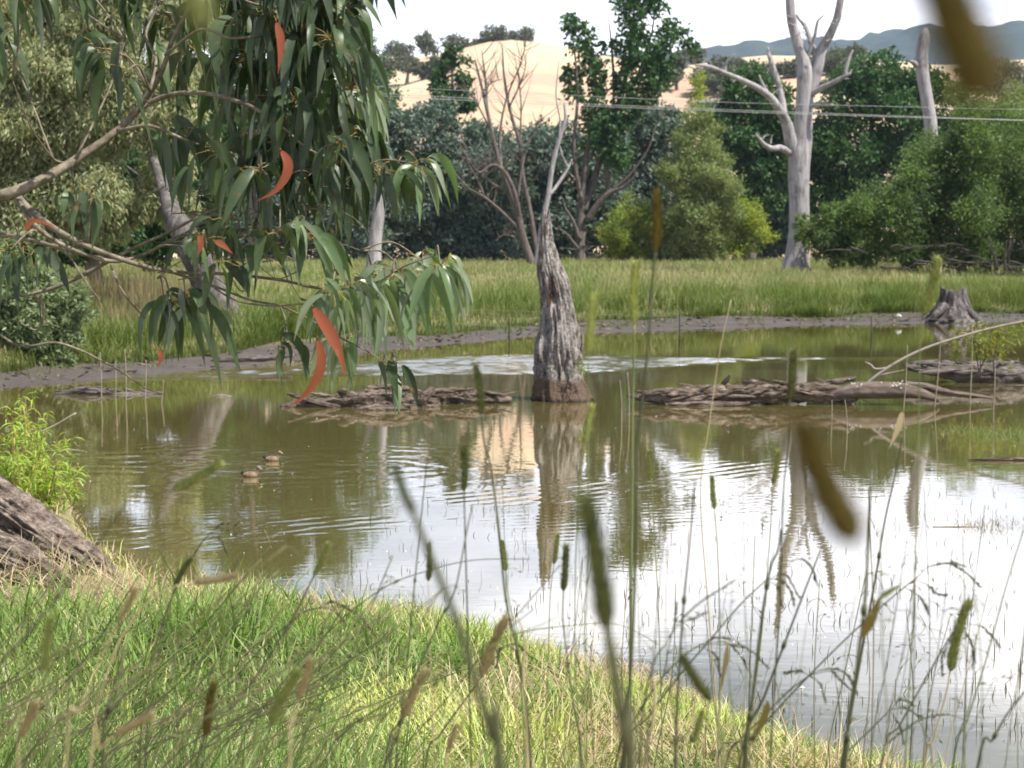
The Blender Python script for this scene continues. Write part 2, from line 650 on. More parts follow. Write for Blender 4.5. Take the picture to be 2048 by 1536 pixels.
def mat_water():
    t = NT('pond_water')
    p = t.pos()
    sep = t.n('ShaderNodeSeparateXYZ'); t.l(p, sep.inputs[0])
    x, y = sep.outputs[0], sep.outputs[1]

    def curve(src, lo, hi, pts, scale):
        mr = t.n('ShaderNodeMapRange'); mr.inputs[1].default_value = lo; mr.inputs[2].default_value = hi
        t.l(src, mr.inputs[0])
        return t.math('MULTIPLY', t.ramp(mr.outputs[0], [((a - lo) / (hi - lo), (b / scale,) * 3) for a, b in pts]), scale)
    # wind-ruffled streak far out on the pond
    yc = curve(x, -10, 8, [(-10, 24.2), (-6, 24.9), (-2.8, 27.3), (-1, 28.1), (1.5, 28.3), (3, 29.0), (5, 29.6)], 40.0)
    hw = curve(x, -10, 8, [(-10, 0.1), (-7.5, 0.4), (-5, 0.95), (-2.8, 1.7), (0, 2.5), (1.6, 2.1), (3, 1.0), (5.2, 0.12)], 4.0)
    sv = t.scale(p, (0.55, 1.3, 1))
    w1 = t.noise(sv, 1.0, 4, 0.6)
    d = t.math('ABSOLUTE', t.math('SUBTRACT', y, yc))
    d = t.math('MULTIPLY_ADD', t.math('SUBTRACT', w1, 0.5), 1.8, d)
    m = t.math('MULTIPLY_ADD', t.math('SUBTRACT', hw, d), 1.6, 0.15, clamp=True)
    chop = t.noise(t.scale(p, (5.5, 7.5, 1)), 1.0, 4, 0.68)
    h = t.math('MULTIPLY', t.math('MULTIPLY', chop, m), 0.006)
    # faint overall ripple
    rip = t.noise(t.scale(p, (2.2, 4.2, 1)), 1.0, 3, 0.5)
    lull = t.noise(p, 0.22, 2)
    amp = t.math('MULTIPLY_ADD', lull, 0.0022, -0.00055)
    h = t.math('ADD', h, t.math('MULTIPLY', rip, amp))
    fine = t.noise(t.scale(p, (7, 13, 1)), 1.0, 2, 0.5)
    h = t.math('MULTIPLY_ADD', fine, 0.00035, h)
    # rings spreading from the two swimming birds
    warp = t.noise(p, 0.8, 4)
    lull2 = t.noise(t.scale(p, (0.9, 1.6, 1)), 1.0, 3)
    for cx, cy, A, lam, dec in ((-2.30, 14.45, 0.0065, 0.30, 1.9), (-2.26, 15.3, 0.0065, 0.34, 1.9), (-3.7, 15.1, 0.0042, 0.40, 1.7)):
        dx = t.math('SUBTRACT', x, cx); dy = t.math('SUBTRACT', y, cy)
        dx = t.math('MULTIPLY', dx, 0.6)
        r = t.math('SQRT', t.math('ADD', t.math('MULTIPLY', dx, dx), t.math('MULTIPLY', dy, dy)))
        r = t.math('MULTIPLY_ADD', warp, 1.1, r)
        s = t.math('SINE', t.math('MULTIPLY', r, 2 * math.pi / lam))
        e = t.math('POWER', 2.718, t.math('MULTIPLY', r, -dec))
        h = t.math('MULTIPLY_ADD', t.math('MULTIPLY', s, e), A, h)
    # straight wake crests trailing off to the right
    for x0, y0, nx, ny, A, lam, wid in ((-0.10, 12.9, -0.62, 0.78, 0.0011, 0.19, 0.42), (0.4, 12.2, -0.30, 0.95, 0.0003, 0.14, 0.8)):
        u = t.math('ADD', t.math('MULTIPLY', t.math('SUBTRACT', x, x0), nx), t.math('MULTIPLY', t.math('SUBTRACT', y, y0), ny))
        u = t.math('MULTIPLY_ADD', warp, 0.3, u)
        s = t.math('SINE', t.math('MULTIPLY', u, 2 * math.pi / lam))
        q = t.math('DIVIDE', u, wid)
        e = t.math('POWER', 2.718, t.math('MULTIPLY', t.math('MULTIPLY', q, q), -1.0))
        e = t.math('MULTIPLY', e, t.math('MULTIPLY_ADD', lull2, 3.6, -1.3, clamp=True))
        fx = t.math('MULTIPLY_ADD', x, -0.35, 1.3, clamp=True)
        h = t.math('MULTIPLY_ADD', t.math('MULTIPLY', t.math('MULTIPLY', s, e), fx), A, h)
    nrm = t.bump(h, 1.0, 1.0)
    fr = t.n('ShaderNodeFresnel'); fr.inputs['IOR'].default_value = 1.33
    t.l(nrm, fr.inputs['Normal'])
    fac = t.math('POWER', fr.outputs[0], 0.44)
    gl = t.n('ShaderNodeBsdfGlossy'); gl.inputs['Roughness'].default_value = 0.015
    gl.inputs['Color'].default_value = (0.98, 0.97, 0.95, 1)
    t.l(nrm, gl.inputs['Normal'])
    df = t.n('ShaderNodeBsdfDiffuse')
    df.inputs['Color'].default_value = (0.125, 0.103, 0.036, 1)
    mx = t.n('ShaderNodeMixShader')
    t.l(fac, mx.inputs[0]); t.l(df.outputs[0], mx.inputs[1]); t.l(gl.outputs[0], mx.inputs[2])
    return t.done(mx.outputs[0])


def z_water(x, y):
    """real chop where the breeze ruffles the pond, flat elsewhere"""
    yc = np.interp(x, [-10, -6, -2.8, -1, 1.5, 3, 5], [24.2, 24.9, 27.3, 28.1, 28.3, 29.0, 29.6])
    hw = np.interp(x, [-10, -7.5, -5, -2.8, 0, 1.6, 3, 5.4, 8], [0, .35, .8, 1.5, 2.2, 1.9, 1.0, .25, 0])
    d = np.abs(y - yc) + 0.8 * fbm(np.stack([x * .45, y * .9, 0 * x], -1), 4, 71)
    m = sstep(.45, -.45, d - hw) * (.55 + .45 * np.clip(vnoise(np.stack([x * .8, y * 1.6, 0 * x + 3], -1), 72) + .6, 0, 1))
    m = np.where(hw < .05, 0, m)
    w = fbm(np.stack([x * 2.3, y * 3.0, 0 * x], -1), 3, 73, .55)
    return w * m * 0.042


wm = grid(spaced((-58, -9.5, 3), (-9.5, 6.8, 0.045), (6.8, 68, 3)), spaced((2, 22.6, 1.2), (22.6, 31.6, 0.042), (31.6, 62, 2)), z_water)
water = struct(wm.build('pond_water', mat_water()))

# golden hill behind the trees
_hr = np.array([(-900, 180), (300, 170), (560, 150), (680, 132), (760, 112), (860, 116), (930, 98), (985, 86), (1040, 84), (1100, 92), (1180, 108), (1260, 122),
                (1340, 135), (1420, 124), (1500, 112), (1620, 112), (1720, 118), (1850, 132), (1960, 126), (2048, 120), (2300, 118), (3200, 150)], float)
HD = 430.0
_hz = CAMZ + (500 - _hr[:, 1]) / FPX * HD
_hxx = (_hr[:, 0] - 1024) / FPX * HD


def zh(x, y):
    r = np.interp(x, _hxx, _hz)
    f = sstep(150, HD + 20, y) * (1 - 0.75 * sstep(HD + 20, HD + 330, y))
    n = fbm(np.stack([x / 38, y / 38, 0 * x], -1), 4, 21)
    fold = 1 - 0.10 * (1 - np.abs(vnoise(np.stack([x / 55, y / 300, 0 * x], -1), 33))) * sstep(180, 300, y) * (1 - sstep(380, 430, y))
    return -1.0 + (r + 1.0) * f * fold + n * 2.2 * f * (1 - sstep(360, 430, y) * 0.7)


def mat_drygrass_hill():
    t = NT('dry_hill_pasture')
    p = t.pos()
    n1 = t.noise(t.scale(p, (0.012, 0.02, 0.05)), 1.0, 5)
    n2 = t.noise(p, 0.35, 6, 0.7)
    c = t.ramp(n1, [(0.40, (0.41, 0.28, 0.215)), (0.47, (0.48, 0.365, 0.25)), (0.64, (0.54, 0.45, 0.32))])
    c = t.mix(t.math('MULTIPLY_ADD', n2, 2.0, -0.75, clamp=True), c, (0.33, 0.235, 0.15))
    return t.done(t.bsdf(c, 0.95, 0.1))


struct(grid(np.arange(-330, 500, 6.0), np.arange(150, 780, 7.0), zh).build('golden_hill', mat_drygrass_hill()))

_rr = np.array([(-1500, 150), (600, 140), (1000, 130), (1300, 116), (1420, 108), (1490, 101), (1560, 95), (1640, 97), (1700, 94), (1750, 86), (1800, 76), (1850, 70), (1900, 74), (1950, 64), (2000, 57), (2048, 50), (2300, 30), (3500, 60)], float)
RD = 2100.0
_rz = CAMZ + (500 - _rr[:, 1]) / FPX * RD
_rx = (_rr[:, 0] - 1024) / FPX * RD


def zr(x, y):
    r = np.interp(x, _rx, _rz)
    f = sstep(1500, RD, y) * (1 - 0.6 * sstep(RD, RD + 700, y))
    tree = 18 * np.abs(fbm(np.stack([x / 22, y / 22, 0 * x], -1), 3, 41))
    return r * f * (1 + 0.03 * fbm(np.stack([x / 160, y / 160, 0 * x], -1), 3, 8)) + tree * f - 2


def mat_range():
    t = NT('forested_range')
    n1 = t.noise(t.pos(), 0.03, 5)
    c = t.ramp(n1, [(0.3, (0.015, 0.026, 0.026)), (0.7, (0.04, 0.058, 0.045))])
    return t.done(t.bsdf(c, 0.95, 0.1))


struct(grid(np.arange(-1500, 1800, 12.0), np.arange(1500, 2900, 22.0), zr).build('forested_range', mat_range()))

# ------------------------------------------------------------------ grass of the far bank and the field
def field_pts(n, x0, x1, y0, y1, r=rng):
    x = r.uniform(x0, x1, n); y = r.uniform(y0, y1, n)
    return x, y


def stuff(o):
    o['kind'] = 'stuff'
    return o


def mat_grass(name, cols, patch, pscale, trans=0.35):
    return mat_leaf(name, cols, trans, 0.6, 0.2, patch, pscale, 1.25)


m_field = mat_grass('meadow_grass', [(0.21, 0.22, 0.095), (0.34, 0.31, 0.175), (0.16, 0.205, 0.065), (0.46, 0.395, 0.26)], (0.17, 0.225, 0.07), 0.22)
m_rim = mat_grass('bank_grass', [(0.05, 0.105, 0.016), (0.09, 0.15, 0.026), (0.13, 0.185, 0.04), (0.19, 0.18, 0.075)], (0.15, 0.18, 0.05), 0.35)

mb = MB()
n = 190000
y = 24 + (150 - 24) * rng.random(n) ** 1.9
x = rng.uniform(-0.40, 0.42, n) * y
t_ = y - y_far(x)
k = t_ > 2.5
x, y, t_ = x[k], y[k], t_[k]
hgt = rng.uniform(0.22, 0.62, len(x)) * (0.75 + 0.5 * vnoise(np.stack([x * 0.5, y * 0.25, 0 * x], -1), 12))
blades(mb, np.stack([x, y, zg(x, y)], -1), hgt, rng.uniform(0.010, 0.026, len(x)) * (0.55 + y / 70), rng.uniform(0.0, 0.45, len(x)), rng.uniform(0.0, 0.45, len(x)))
stuff(mb.build('meadow_grass', m_field, smooth=False))

mb = MB()
n = 90000
x = np.concatenate([rng.uniform(-12, 18, n), rng.uniform(15, 30, n // 4)])
t_ = 2.1 + 10.0 * rng.random(len(x)) ** 2.3 + 0.8 * fbm(np.stack([x * 0.7, 0 * x, 0 * x], -1), 4, 77)
low = (rng.random(len(x)) < .05) & (vnoise(np.stack([x * 1.7, 0 * x, 0 * x + 5], -1), 78) > .0)
t_ = np.where(low, rng.uniform(.7, 2.3, len(x)), t_)
# tussock clumping
cl_ = vnoise(np.stack([x * 1.3, t_ * 1.3, 0 * x], -1), 19)
k = rng.random(len(x)) < 0.35 + 0.6 * sstep(-0.3, 0.4, cl_)
x, t_, cl_ = x[k], t_[k], cl_[k]
y = y_far(x) + t_
hgt = rng.uniform(0.25, 0.74, len(x)) * (0.8 + 0.6 * np.clip(cl_, -0.5, 1)) * np.where(t_ < 2.6, 0.75, 1) * np.where(low[k], .45, 1)
blades(mb, np.stack([x, y, zg(x, y) - 0.01], -1), hgt, rng.uniform(0.010, 0.022, len(x)), rng.uniform(0, 0.5, len(x)), rng.uniform(0.05, 0.6, len(x)))
stuff(mb.build('bank_grass', m_rim, smooth=False))

# clods, sticks and leaf litter on the mud
mb = MB()
n = 1500
x = rng.uniform(-12, 26, n); t_ = rng.uniform(.15, 2.6, n); y = y_far(x) + t_
p = np.stack([x, y, zg(x, y) + .004], -1)
a = rand_dir(n); a[:, 2] = np.abs(a[:, 2]) * .25; a = unit(a)
leaves(mb, p, a, unit(np.cross(a, rand_dir(n))), rng.uniform(.04, .28, n), rng.uniform(.015, .06, n))
for i in range(120):
    r_ = rng.uniform(.02, .07)
    c_ = p[i] - [0, 0, r_ * .3]
    tube(mb, c_ + np.array([[-r_, 0, 0], [-r_ * .7, 0, r_ * .2], [0, 0, r_ * .3], [r_ * .8, 0, .1 * r_], [r_, 0, 0]]), r_ * np.array([.1, .7, .9, .6, .1]), 7, .5, i)
stuff(mb.build('mud_litter', mat_leaf('mud_litter', [(.03, .025, .02), (.10, .08, .06), (.20, .16, .12)], 0, .9, .1), smooth=False))

# dry weeds standing on the left bank
mb = MB()
n = 5200
pxs = rng.uniform(90, 440, n); Ds = rng.uniform(29.5, 40, n)
x = (pxs - 1024) / FPX * Ds
keep = (Ds - y_far(x)) > 2.6
x, Ds = x[keep], Ds[keep]
hh = rng.uniform(0.2, 1.15, len(x)) * sstep(28, 34, Ds) * (.55 + .6 * vnoise(np.stack([x * 1.2, Ds, 0 * x], -1), 8))
blades(mb, np.stack([x, Ds, zg(x, Ds)], -1), hh + 0.15, rng.uniform(0.008, 0.022, len(x)), rng.uniform(0, 0.25, len(x)), rng.uniform(0, 0.2, len(x)))
m_weed = mat_leaf('dead_weeds', [(0.17, 0.115, 0.075), (0.28, 0.22, 0.14), (0.13, 0.14, 0.055), (0.22, 0.16, 0.105)], 0.3, 0.8, 0.1)
stuff(mb.build('dead_weeds', m_weed, smooth=False))

# ------------------------------------------------------------------ trees and bushes of the far side
def gz(px, D):
    x = (px - 1024) / FPX * D
    return np.array([x, D, float(zg(np.array([x]), np.array([D]))[0])])


m_darkbark = mat_bark('grey_brown_bark', (0.05, 0.04, 0.034), (0.15, 0.125, 0.105), (0.25, 0.215, 0.185), (9, 9, 1.4), 0.7, 0.04)
m_stem = mat_bark('dead_stem_bark', (0.04, 0.033, 0.028), (0.10, 0.085, 0.075), (0.18, 0.16, 0.145), (8, 8, 1.2), 0.5, 0.03, blot=(0.16, 0.105, 0.07), blot_scale=0.35)
m_white = mat_bark('bleached_dead_wood', (0.15, 0.14, 0.142), (0.29, 0.275, 0.28), (0.38, 0.365, 0.37), (5.5, 5.5, 0.8), 0.9, 0.09, blot=(0.135, 0.12, 0.115), blot_scale=1.3)
m_twig = mat_plain('dark_twigs', (0.018, 0.015, 0.012), (0.05, 0.042, 0.034), 4)

L_teal = mat_leaf('blue_green_foliage', [(0.056, 0.092, 0.073), (0.10, 0.145, 0.118), (0.17, 0.215, 0.185)], 0.25, 0.6, 0.25)
L_dark = mat_leaf('dark_green_foliage', [(0.022, 0.062, 0.02), (0.045, 0.105, 0.032), (0.08, 0.15, 0.05)], 0.3, 0.5, 0.3)
L_olive = mat_leaf('olive_gum_foliage', [(0.17, 0.21, 0.085), (0.28, 0.32, 0.16), (0.38, 0.40, 0.25), (0.27, 0.235, 0.12)], 0.35, 0.55, 0.3)
L_willow = mat_leaf('willow_foliage', [(0.06, 0.12, 0.03), (0.12, 0.195, 0.05), (0.20, 0.265, 0.09)], 0.4, 0.55, 0.25, (0.06, 0.10, 0.04), 0.5)
L_wyel = mat_leaf('yellow_green_foliage', [(0.17, 0.25, 0.035), (0.28, 0.34, 0.055), (0.38, 0.36, 0.07)], 0.4, 0.55, 0.2, (0.11, 0.165, 0.04), 0.5)
L_grey = mat_leaf('grey_green_foliage', [(0.125, 0.175, 0.065), (0.20, 0.255, 0.10), (0.26, 0.28, 0.13)], 0.35, 0.6, 0.2)
L_bank = mat_leaf('silvery_shrub_foliage', [(0.10, 0.15, 0.065), (0.18, 0.235, 0.115), (0.26, 0.30, 0.18)], 0.35, 0.5, 0.35)
L_far = mat_leaf('far_gum_foliage', [(0.07, 0.085, 0.06), (0.11, 0.125, 0.09), (0.14, 0.15, 0.105)], 0.15, 0.8, 0.1)


DMAP = {71: 125, 73: 120, 75: 132, 77: 135, 84: 140, 92: 134, 96: 138, 76: 100, 60: 76, 66: 111, 67.5: 110, 78: 140, 80: 145, 86: 142}


def tree(name, label, cat, D, trunk_px, blobs, n, L, Wd, leafmat, group=None, droop=0.3, clump=0.22, per=26, shell=0.5, trunk_w=0.3, bark=None, dep=1.0, upright=0.0, limbs=6, seed=1, part='crown'):
    r = np.random.default_rng(seed)
    Dn = DMAP.get(D, D)
    L, Wd, trunk_w, D = L * Dn / D, Wd * Dn / D, trunk_w * Dn / D, Dn
    base = gz(trunk_px, D)
    t = thing(name, label, cat, base, group)
    B = pblobs(D, blobs, dep)
    mb = MB()
    crown(mb, roughen(B, r), n, L, Wd, droop, clump, per, shell, r, upright=upright)
    mb.build(part, leafmat, t, smooth=False)
    tb = MB()
    ctr = B[:, :3].mean(0)
    top = B[np.argmax(B[:, 2]), :3]
    q = cat_rom([[*(base - [0, 0, 0.15]), trunk_w], [*(base * 0.6 + ctr * 0.4 + r.normal(0, 0.15, 3)), trunk_w * 0.75], [*(ctr * 0.6 + top * 0.4), trunk_w * 0.4], [*top, trunk_w * 0.08]], 5)
    tube(tb, q[:, :3], q[:, 3], 8, 0.12, seed)
    for b in B[r.permutation(len(B))[:limbs]]:
        k = r.integers(2, max(3, len(q) - 5))
        s0 = q[k]
        mid = (s0[:3] + b[:3]) / 2 + r.normal(0, 0.12, 3) * b[3]
        qq = cat_rom([[*s0[:3], s0[3] * 0.6], [*mid, s0[3] * 0.35], [*b[:3], s0[3] * 0.12]], 4)
        tube(tb, qq[:, :3], qq[:, 3], 6, 0.1, seed + 3)
    tb.build('trunk', bark or m_darkbark, t)
    return t


G_bush = 'bushes along the far edge of the meadow'
tree('willow_bush', 'broad blue-green bush behind the bare tree, left of the dead stump', 'bush', 71, 850,
     [(835, 280, 95, 75), (905, 370, 105, 105), (800, 400, 90, 90), (965, 300, 60, 70), (940, 440, 85, 60), (760, 300, 60, 90), (870, 450, 110, 55), (1000, 420, 60, 80), (790, 490, 90, 36), (900, 498, 90, 34), (990, 495, 60, 34)], 62000, 0.24, 0.095, L_teal, G_bush, seed=11, droop=0.1)
tree('willow_bush', 'blue-green bush seen through the hanging gum leaves, right of the leaning trunk', 'bush', 73, 560,
     [(480, 330, 80, 80), (560, 400, 100, 90), (640, 340, 80, 110), (690, 420, 80, 80), (600, 450, 120, 60), (500, 440, 80, 60), (710, 260, 60, 80), (740, 190, 45, 60), (420, 440, 70, 60), (520, 490, 90, 36), (640, 492, 90, 36), (730, 480, 60, 40), (420, 300, 60, 80)], 62000, 0.24, 0.095, L_teal, G_bush, seed=12, droop=0.1)
tree('willow_bush', 'dark blue-green bush filling the gap between the two bare trunks', 'bush', 75, 1120,
     [(1085, 300, 75, 65), (1140, 390, 90, 100), (1060, 420, 70, 85), (1200, 420, 70, 80), (1130, 460, 110, 50), (1190, 320, 55, 70), (1050, 330, 55, 80), (1080, 500, 80, 32), (1190, 498, 80, 34)], 46000, 0.24, 0.095, L_teal, G_bush, seed=13, droop=0.1)
tree('willow_bush', 'blue-green bush above the yellow-green shrub, right of the leafy dying tree', 'bush', 77, 1290,
     [(1290, 310, 70, 90), (1330, 280, 50, 70), (1250, 390, 70, 80), (1320, 400, 70, 80), (1280, 460, 90, 50), (1320, 490, 70, 36)], 34000, 0.24, 0.095, L_teal, G_bush, seed=14, droop=0.1)
tree('willow_bush', 'grey-blue bush between the tall grey-green shrub and the white dead tree', 'bush', 84, 1510,
     [(1490, 300, 60, 75), (1530, 380, 60, 75), (1560, 440, 55, 50), (1450, 250, 45, 55), (1490, 420, 60, 70), (1570, 360, 45, 60), (1540, 490, 70, 32)], 32000, 0.25, 0.095, L_teal, G_bush, seed=15, droop=0.1)
tree('shade_tree', 'dark green rounded tree behind the long left limb of the white dead tree', 'tree', 92, 1500,
     [(1490, 185, 58, 48), (1475, 260, 55, 60), (1540, 220, 50, 60), (1520, 310, 65, 60), (1560, 280, 45, 70), (1500, 380, 60, 60)], 30000, 0.24, 0.12, L_dark, 'dark green trees behind the white dead tree', seed=16)
tree('shade_tree', 'biggest dark green tree, right behind the white dead tree', 'tree', 96, 1730,
     [(1745, 150, 85, 50), (1690, 215, 75, 70), (1790, 235, 85, 85), (1700, 320, 85, 80), (1830, 170, 55, 60), (1880, 215, 60, 75), (1640, 300, 55, 85), (1780, 340, 90, 90), (1660, 400, 70, 60), (1740, 430, 90, 50)], 60000, 0.26, 0.13, L_dark, 'dark green trees behind the white dead tree', seed=17)
tree('bushy_tree', 'olive green bushy tree behind the willow at the right edge', 'tree', 76, 2010,
     [(1990, 270, 85, 75), (2060, 230, 80, 80), (1940, 320, 70, 70), (2090, 330, 90, 100), (2020, 380, 90, 80), (1930, 190, 45, 55)], 52000, 0.16, 0.055, L_grey, 'trees at the right edge of the meadow', seed=18, droop=0.2)
tree('willow_tree', 'wide low willow sprawling over dark bare boughs on the right bank', 'tree', 60, 1930,
     [(1900, 330, 115, 75), (2030, 310, 95, 95), (1780, 415, 125, 70), (1950, 430, 130, 80), (1690, 450, 75, 50), (2090, 430, 110, 90), (1640, 480, 50, 36), (1620, 455, 34, 26), (1830, 480, 120, 36), (1990, 495, 110, 30), (1740, 490, 80, 26), (1840, 360, 70, 60), (1700, 505, 80, 20), (1900, 512, 120, 18), (2050, 505, 80, 22), (1950, 260, 70, 50)], 150000, 0.16, 0.046, L_willow, 'trees at the right edge of the meadow', seed=19, droop=0.05, clump=0.2, per=34, shell=0.42, trunk_w=0.22, limbs=10)
tree('yellow_shrub', 'rounded yellow-green shrub left of the tall grey-green shrub', 'shrub', 66, 1275,
     [(1272, 440, 60, 58), (1238, 462, 44, 44), (1315, 455, 48, 50), (1285, 488, 70, 25), (1245, 500, 40, 22), (1315, 503, 40, 22)], 20000, 0.12, 0.045, L_wyel, 'yellow-green shrubs on the meadow', seed=20, trunk_w=0.08, dep=0.9)
tree('yellow_shrub', 'yellow-green shrub right of the tall grey-green shrub, near the white tree', 'shrub', 66, 1480,
     [(1482, 432, 50, 50), (1505, 462, 36, 42), (1455, 490, 50, 26), (1445, 430, 35, 50), (1490, 503, 40, 20)], 16000, 0.12, 0.045, L_wyel, 'yellow-green shrubs on the meadow', seed=21, trunk_w=0.08, dep=0.9)
tree('feathery_shrub', 'tall feathery grey-green shrub between two yellow-green shrubs', 'shrub', 67.5, 1400,
     [(1400, 285, 44, 60), (1380, 360, 58, 64), (1425, 365, 54, 64), (1395, 440, 70, 60), (1380, 490, 65, 32), (1430, 440, 50, 60), (1405, 245, 22, 30), (1350, 500, 50, 26), (1410, 505, 60, 24), (1400, 470, 60, 40)], 80000, 0.15, 0.042, L_grey, seed=22, droop=0.0, upright=0.4, trunk_w=0.09, dep=0.9)

tree('dark_bush', 'dark green bush in the shade below the leaning gum crown, left', 'bush', 52, 200,
     [(150, 440, 90, 50), (250, 430, 90, 60), (340, 440, 70, 60), (60, 430, 90, 60), (-40, 430, 90, 60), (420, 420, 60, 70), (200, 480, 120, 36), (330, 490, 110, 34), (80, 485, 110, 34), (90, 330, 110, 90), (250, 320, 100, 90), (380, 330, 80, 90), (-60, 330, 90, 90)], 70000, 0.17, 0.075, L_dark, G_bush, seed=29, droop=0.1)

# leaning gum whose crown fills the upper left
def leaning_gum():
    D = 32.5
    base = gz(470, D)
    t = thing('leaning_gum', 'leaning grey gum tree with drooping olive crown on the left bank', 'tree', base)
    mb = MB()
    B = pblobs(36.0, [(60, 90, 150, 120), (220, 70, 140, 115), (90, 250, 160, 110), (270, 230, 110, 110), (160, 380, 150, 70), (360, 110, 60, 90), (330, 330, 60, 80), (-60, 330, 120, 120),
                      (60, 420, 130, 60), (20, 10, 140, 90), (210, -30, 170, 80), (380, 20, 70, 60), (-90, 120, 120, 140), (350, 220, 50, 70), (180, 160, 160, 120), (40, 200, 120, 120), (270, 400, 90, 50), (60, 470, 120, 34), (200, 462, 100, 34), (330, 390, 60, 50)], 0.75)
    crown(mb, roughen(B, np.random.default_rng(30), 7), 230000, 0.135, 0.032, 1.1, 0.22, 40, 0.3, np.random.default_rng(31))
    mb.build('crown', L_olive, t, smooth=False)
    tb = MB()
    limb(tb, [(478, 706, 92), (468, 668, 76), (446, 625, 66), (418, 575, 62), (396, 520, 62), (376, 478, 58), (357, 450, 47, .3), (345, 425, 38, .8), (334, 395, 29, 1.6), (316, 345, 20, 2.6), (292, 270, 12, 4), (270, 180, 6, 5)], D, 14, 0.16, 0, 5, freq=2.2)
    limb(tb, [(336, 410, 14, 3), (300, 370, 8, 5), (250, 330, 5, 6)], D, 8, 0.12, 0, 7)
    tb.build('trunk', mat_bark('smooth_gum_bark', (0.03, 0.025, 0.024), (0.095, 0.083, 0.078), (0.21, 0.19, 0.183), (7, 7, 1.3), 0.8, 0.05, blot=(0.05, 0.042, 0.038), blot_scale=2.2), t)
    rb = MB()
    limb(rb, [(455, 655, 40), (490, 690, 38), (510, 702, 24, -.3), (540, 715, 12, -.8)], D - .2, 8, 0.2, 0, 8)
    limb(rb, [(440, 660, 30), (432, 700, 22, -.2), (415, 722, 10, -.6)], D - .2, 8, 0.2, 0, 9)
    limb(rb, [(500, 695, 18), (530, 682, 14), (560, 668, 11), (592, 665, 5)], D - .3, 7, 0.1, 0, 10)
    rb.build('root', m_darkbark, t)


leaning_gum()

# shrub on the left bank
tree('bank_shrub', 'grey-green leafy shrub overhanging the mud at the left edge', 'shrub', 25.6, 40,
     [(40, 610, 95, 80), (110, 670, 60, 55), (10, 520, 85, 60), (-60, 620, 90, 110), (60, 690, 80, 45), (130, 610, 50, 50), (40, 560, 90, 60), (60, 725, 90, 22), (-20, 700, 80, 50)], 60000, 0.085, 0.030, L_bank, seed=33, trunk_w=0.05, droop=0.0, limbs=7, dep=0.8)

# bare trees --------------------------------------------------------
def bare_tree():
    D = 100
    t = thing('bare_tree', 'leafless many-stemmed tree with long thin branches behind the stump, left side', 'tree', gz(1058, D))
    tb = MB()
    G = 533
    Ls = [
        [(1066, G, 30), (1050, 490, 26), (1035, 430, 24), (1020, 380, 20), (1000, 330, 15), (985, 270, 12), (965, 180, 9), (950, 120, 5)],
        [(1078, G - 2, 18, 1), (1068, 470, 17, 1), (1060, 420, 15, 1.2), (1045, 350, 14, 1.2), (1040, 290, 12, 1.5), (1020, 220, 10, 1.5), (1008, 150, 7, 1.5), (1005, 95, 3, 1.5)],
        [(1042, 450, 18), (1030, 390, 15, -.5), (1010, 345, 13, -1), (985, 330, 9, -1.3), (960, 345, 7, -1.5), (940, 325, 4, -1.8)],
        [(1040, 462, 10), (1010, 430, 9, -.6), (970, 395, 8, -1), (935, 375, 7, -1.4), (905, 340, 4, -1.8)],
        [(968, 392, 7, -1), (955, 360, 6, -1.2), (935, 325, 5, -1.4), (932, 290, 2, -1.5)],
        [(1035, 400, 10, .5), (1045, 330, 8, .8), (1060, 280, 6, 1), (1085, 230, 4, 1.2)],
        [(988, 285, 9, 0), (975, 220, 8, .4), (970, 150, 6, .5), (963, 100, 2, .6)],
        [(1003, 340, 9), (1000, 270, 8, .8), (1012, 200, 6, 1), (1040, 130, 4, 1), (1052, 85, 2, 1)],
        [(1018, 215, 7, 1.5), (1035, 180, 5, 1.6), (1050, 140, 3, 1.8), (1053, 110, 2, 1.8)],
        [(1040, 292, 7, 1.5), (1042, 210, 5, 1.8), (1036, 140, 3, 2)],
        [(983, 265, 6), (950, 200, 4, .6), (925, 170, 2, .8)],
        [(966, 182, 5), (985, 165, 4, .4), (1005, 158, 2, .6)],
        [(1040, 478, 8), (1010, 470, 6, -.4), (990, 482, 3, -.6)],
        [(1020, 385, 9), (990, 370, 7, .6), (965, 350, 5, 1), (955, 330, 2, 1)],
    ]
    for i, l in enumerate(Ls):
        limb(tb, [(p[0], p[1], p[2] * .66, *p[3:]) for p in l], D, 8 if l[0][2] > 12 else 5, 0.14, 0.05, 40 + i)
    tb.build('trunk', m_stem, t)
    tw = MB()
    r = np.random.default_rng(4)
    for l in Ls:
        q = cat_rom(pxline(l, D), 5)
        for _ in range(16 if len(l) > 4 else 9):
            k = r.integers(len(q) // 3, len(q) - 1)
            d = unit(np.array([r.normal(0, .55), r.normal(0, .4), r.uniform(.3, 1.1)]))
            ln = r.uniform(0.8, 2.7)
            p0 = q[k, :3]
            pts = np.array([p0, p0 + d * ln * .5 + r.normal(0, .06, 3), p0 + d * ln + r.normal(0, .12, 3) + [0, 0, .15]])
            qq = cat_rom(np.c_[pts, [.026, .017, .006]], 3)
            tube(tw, qq[:, :3], qq[:, 3], 4)
    tw.build('twigs', m_stem, t)


bare_tree()


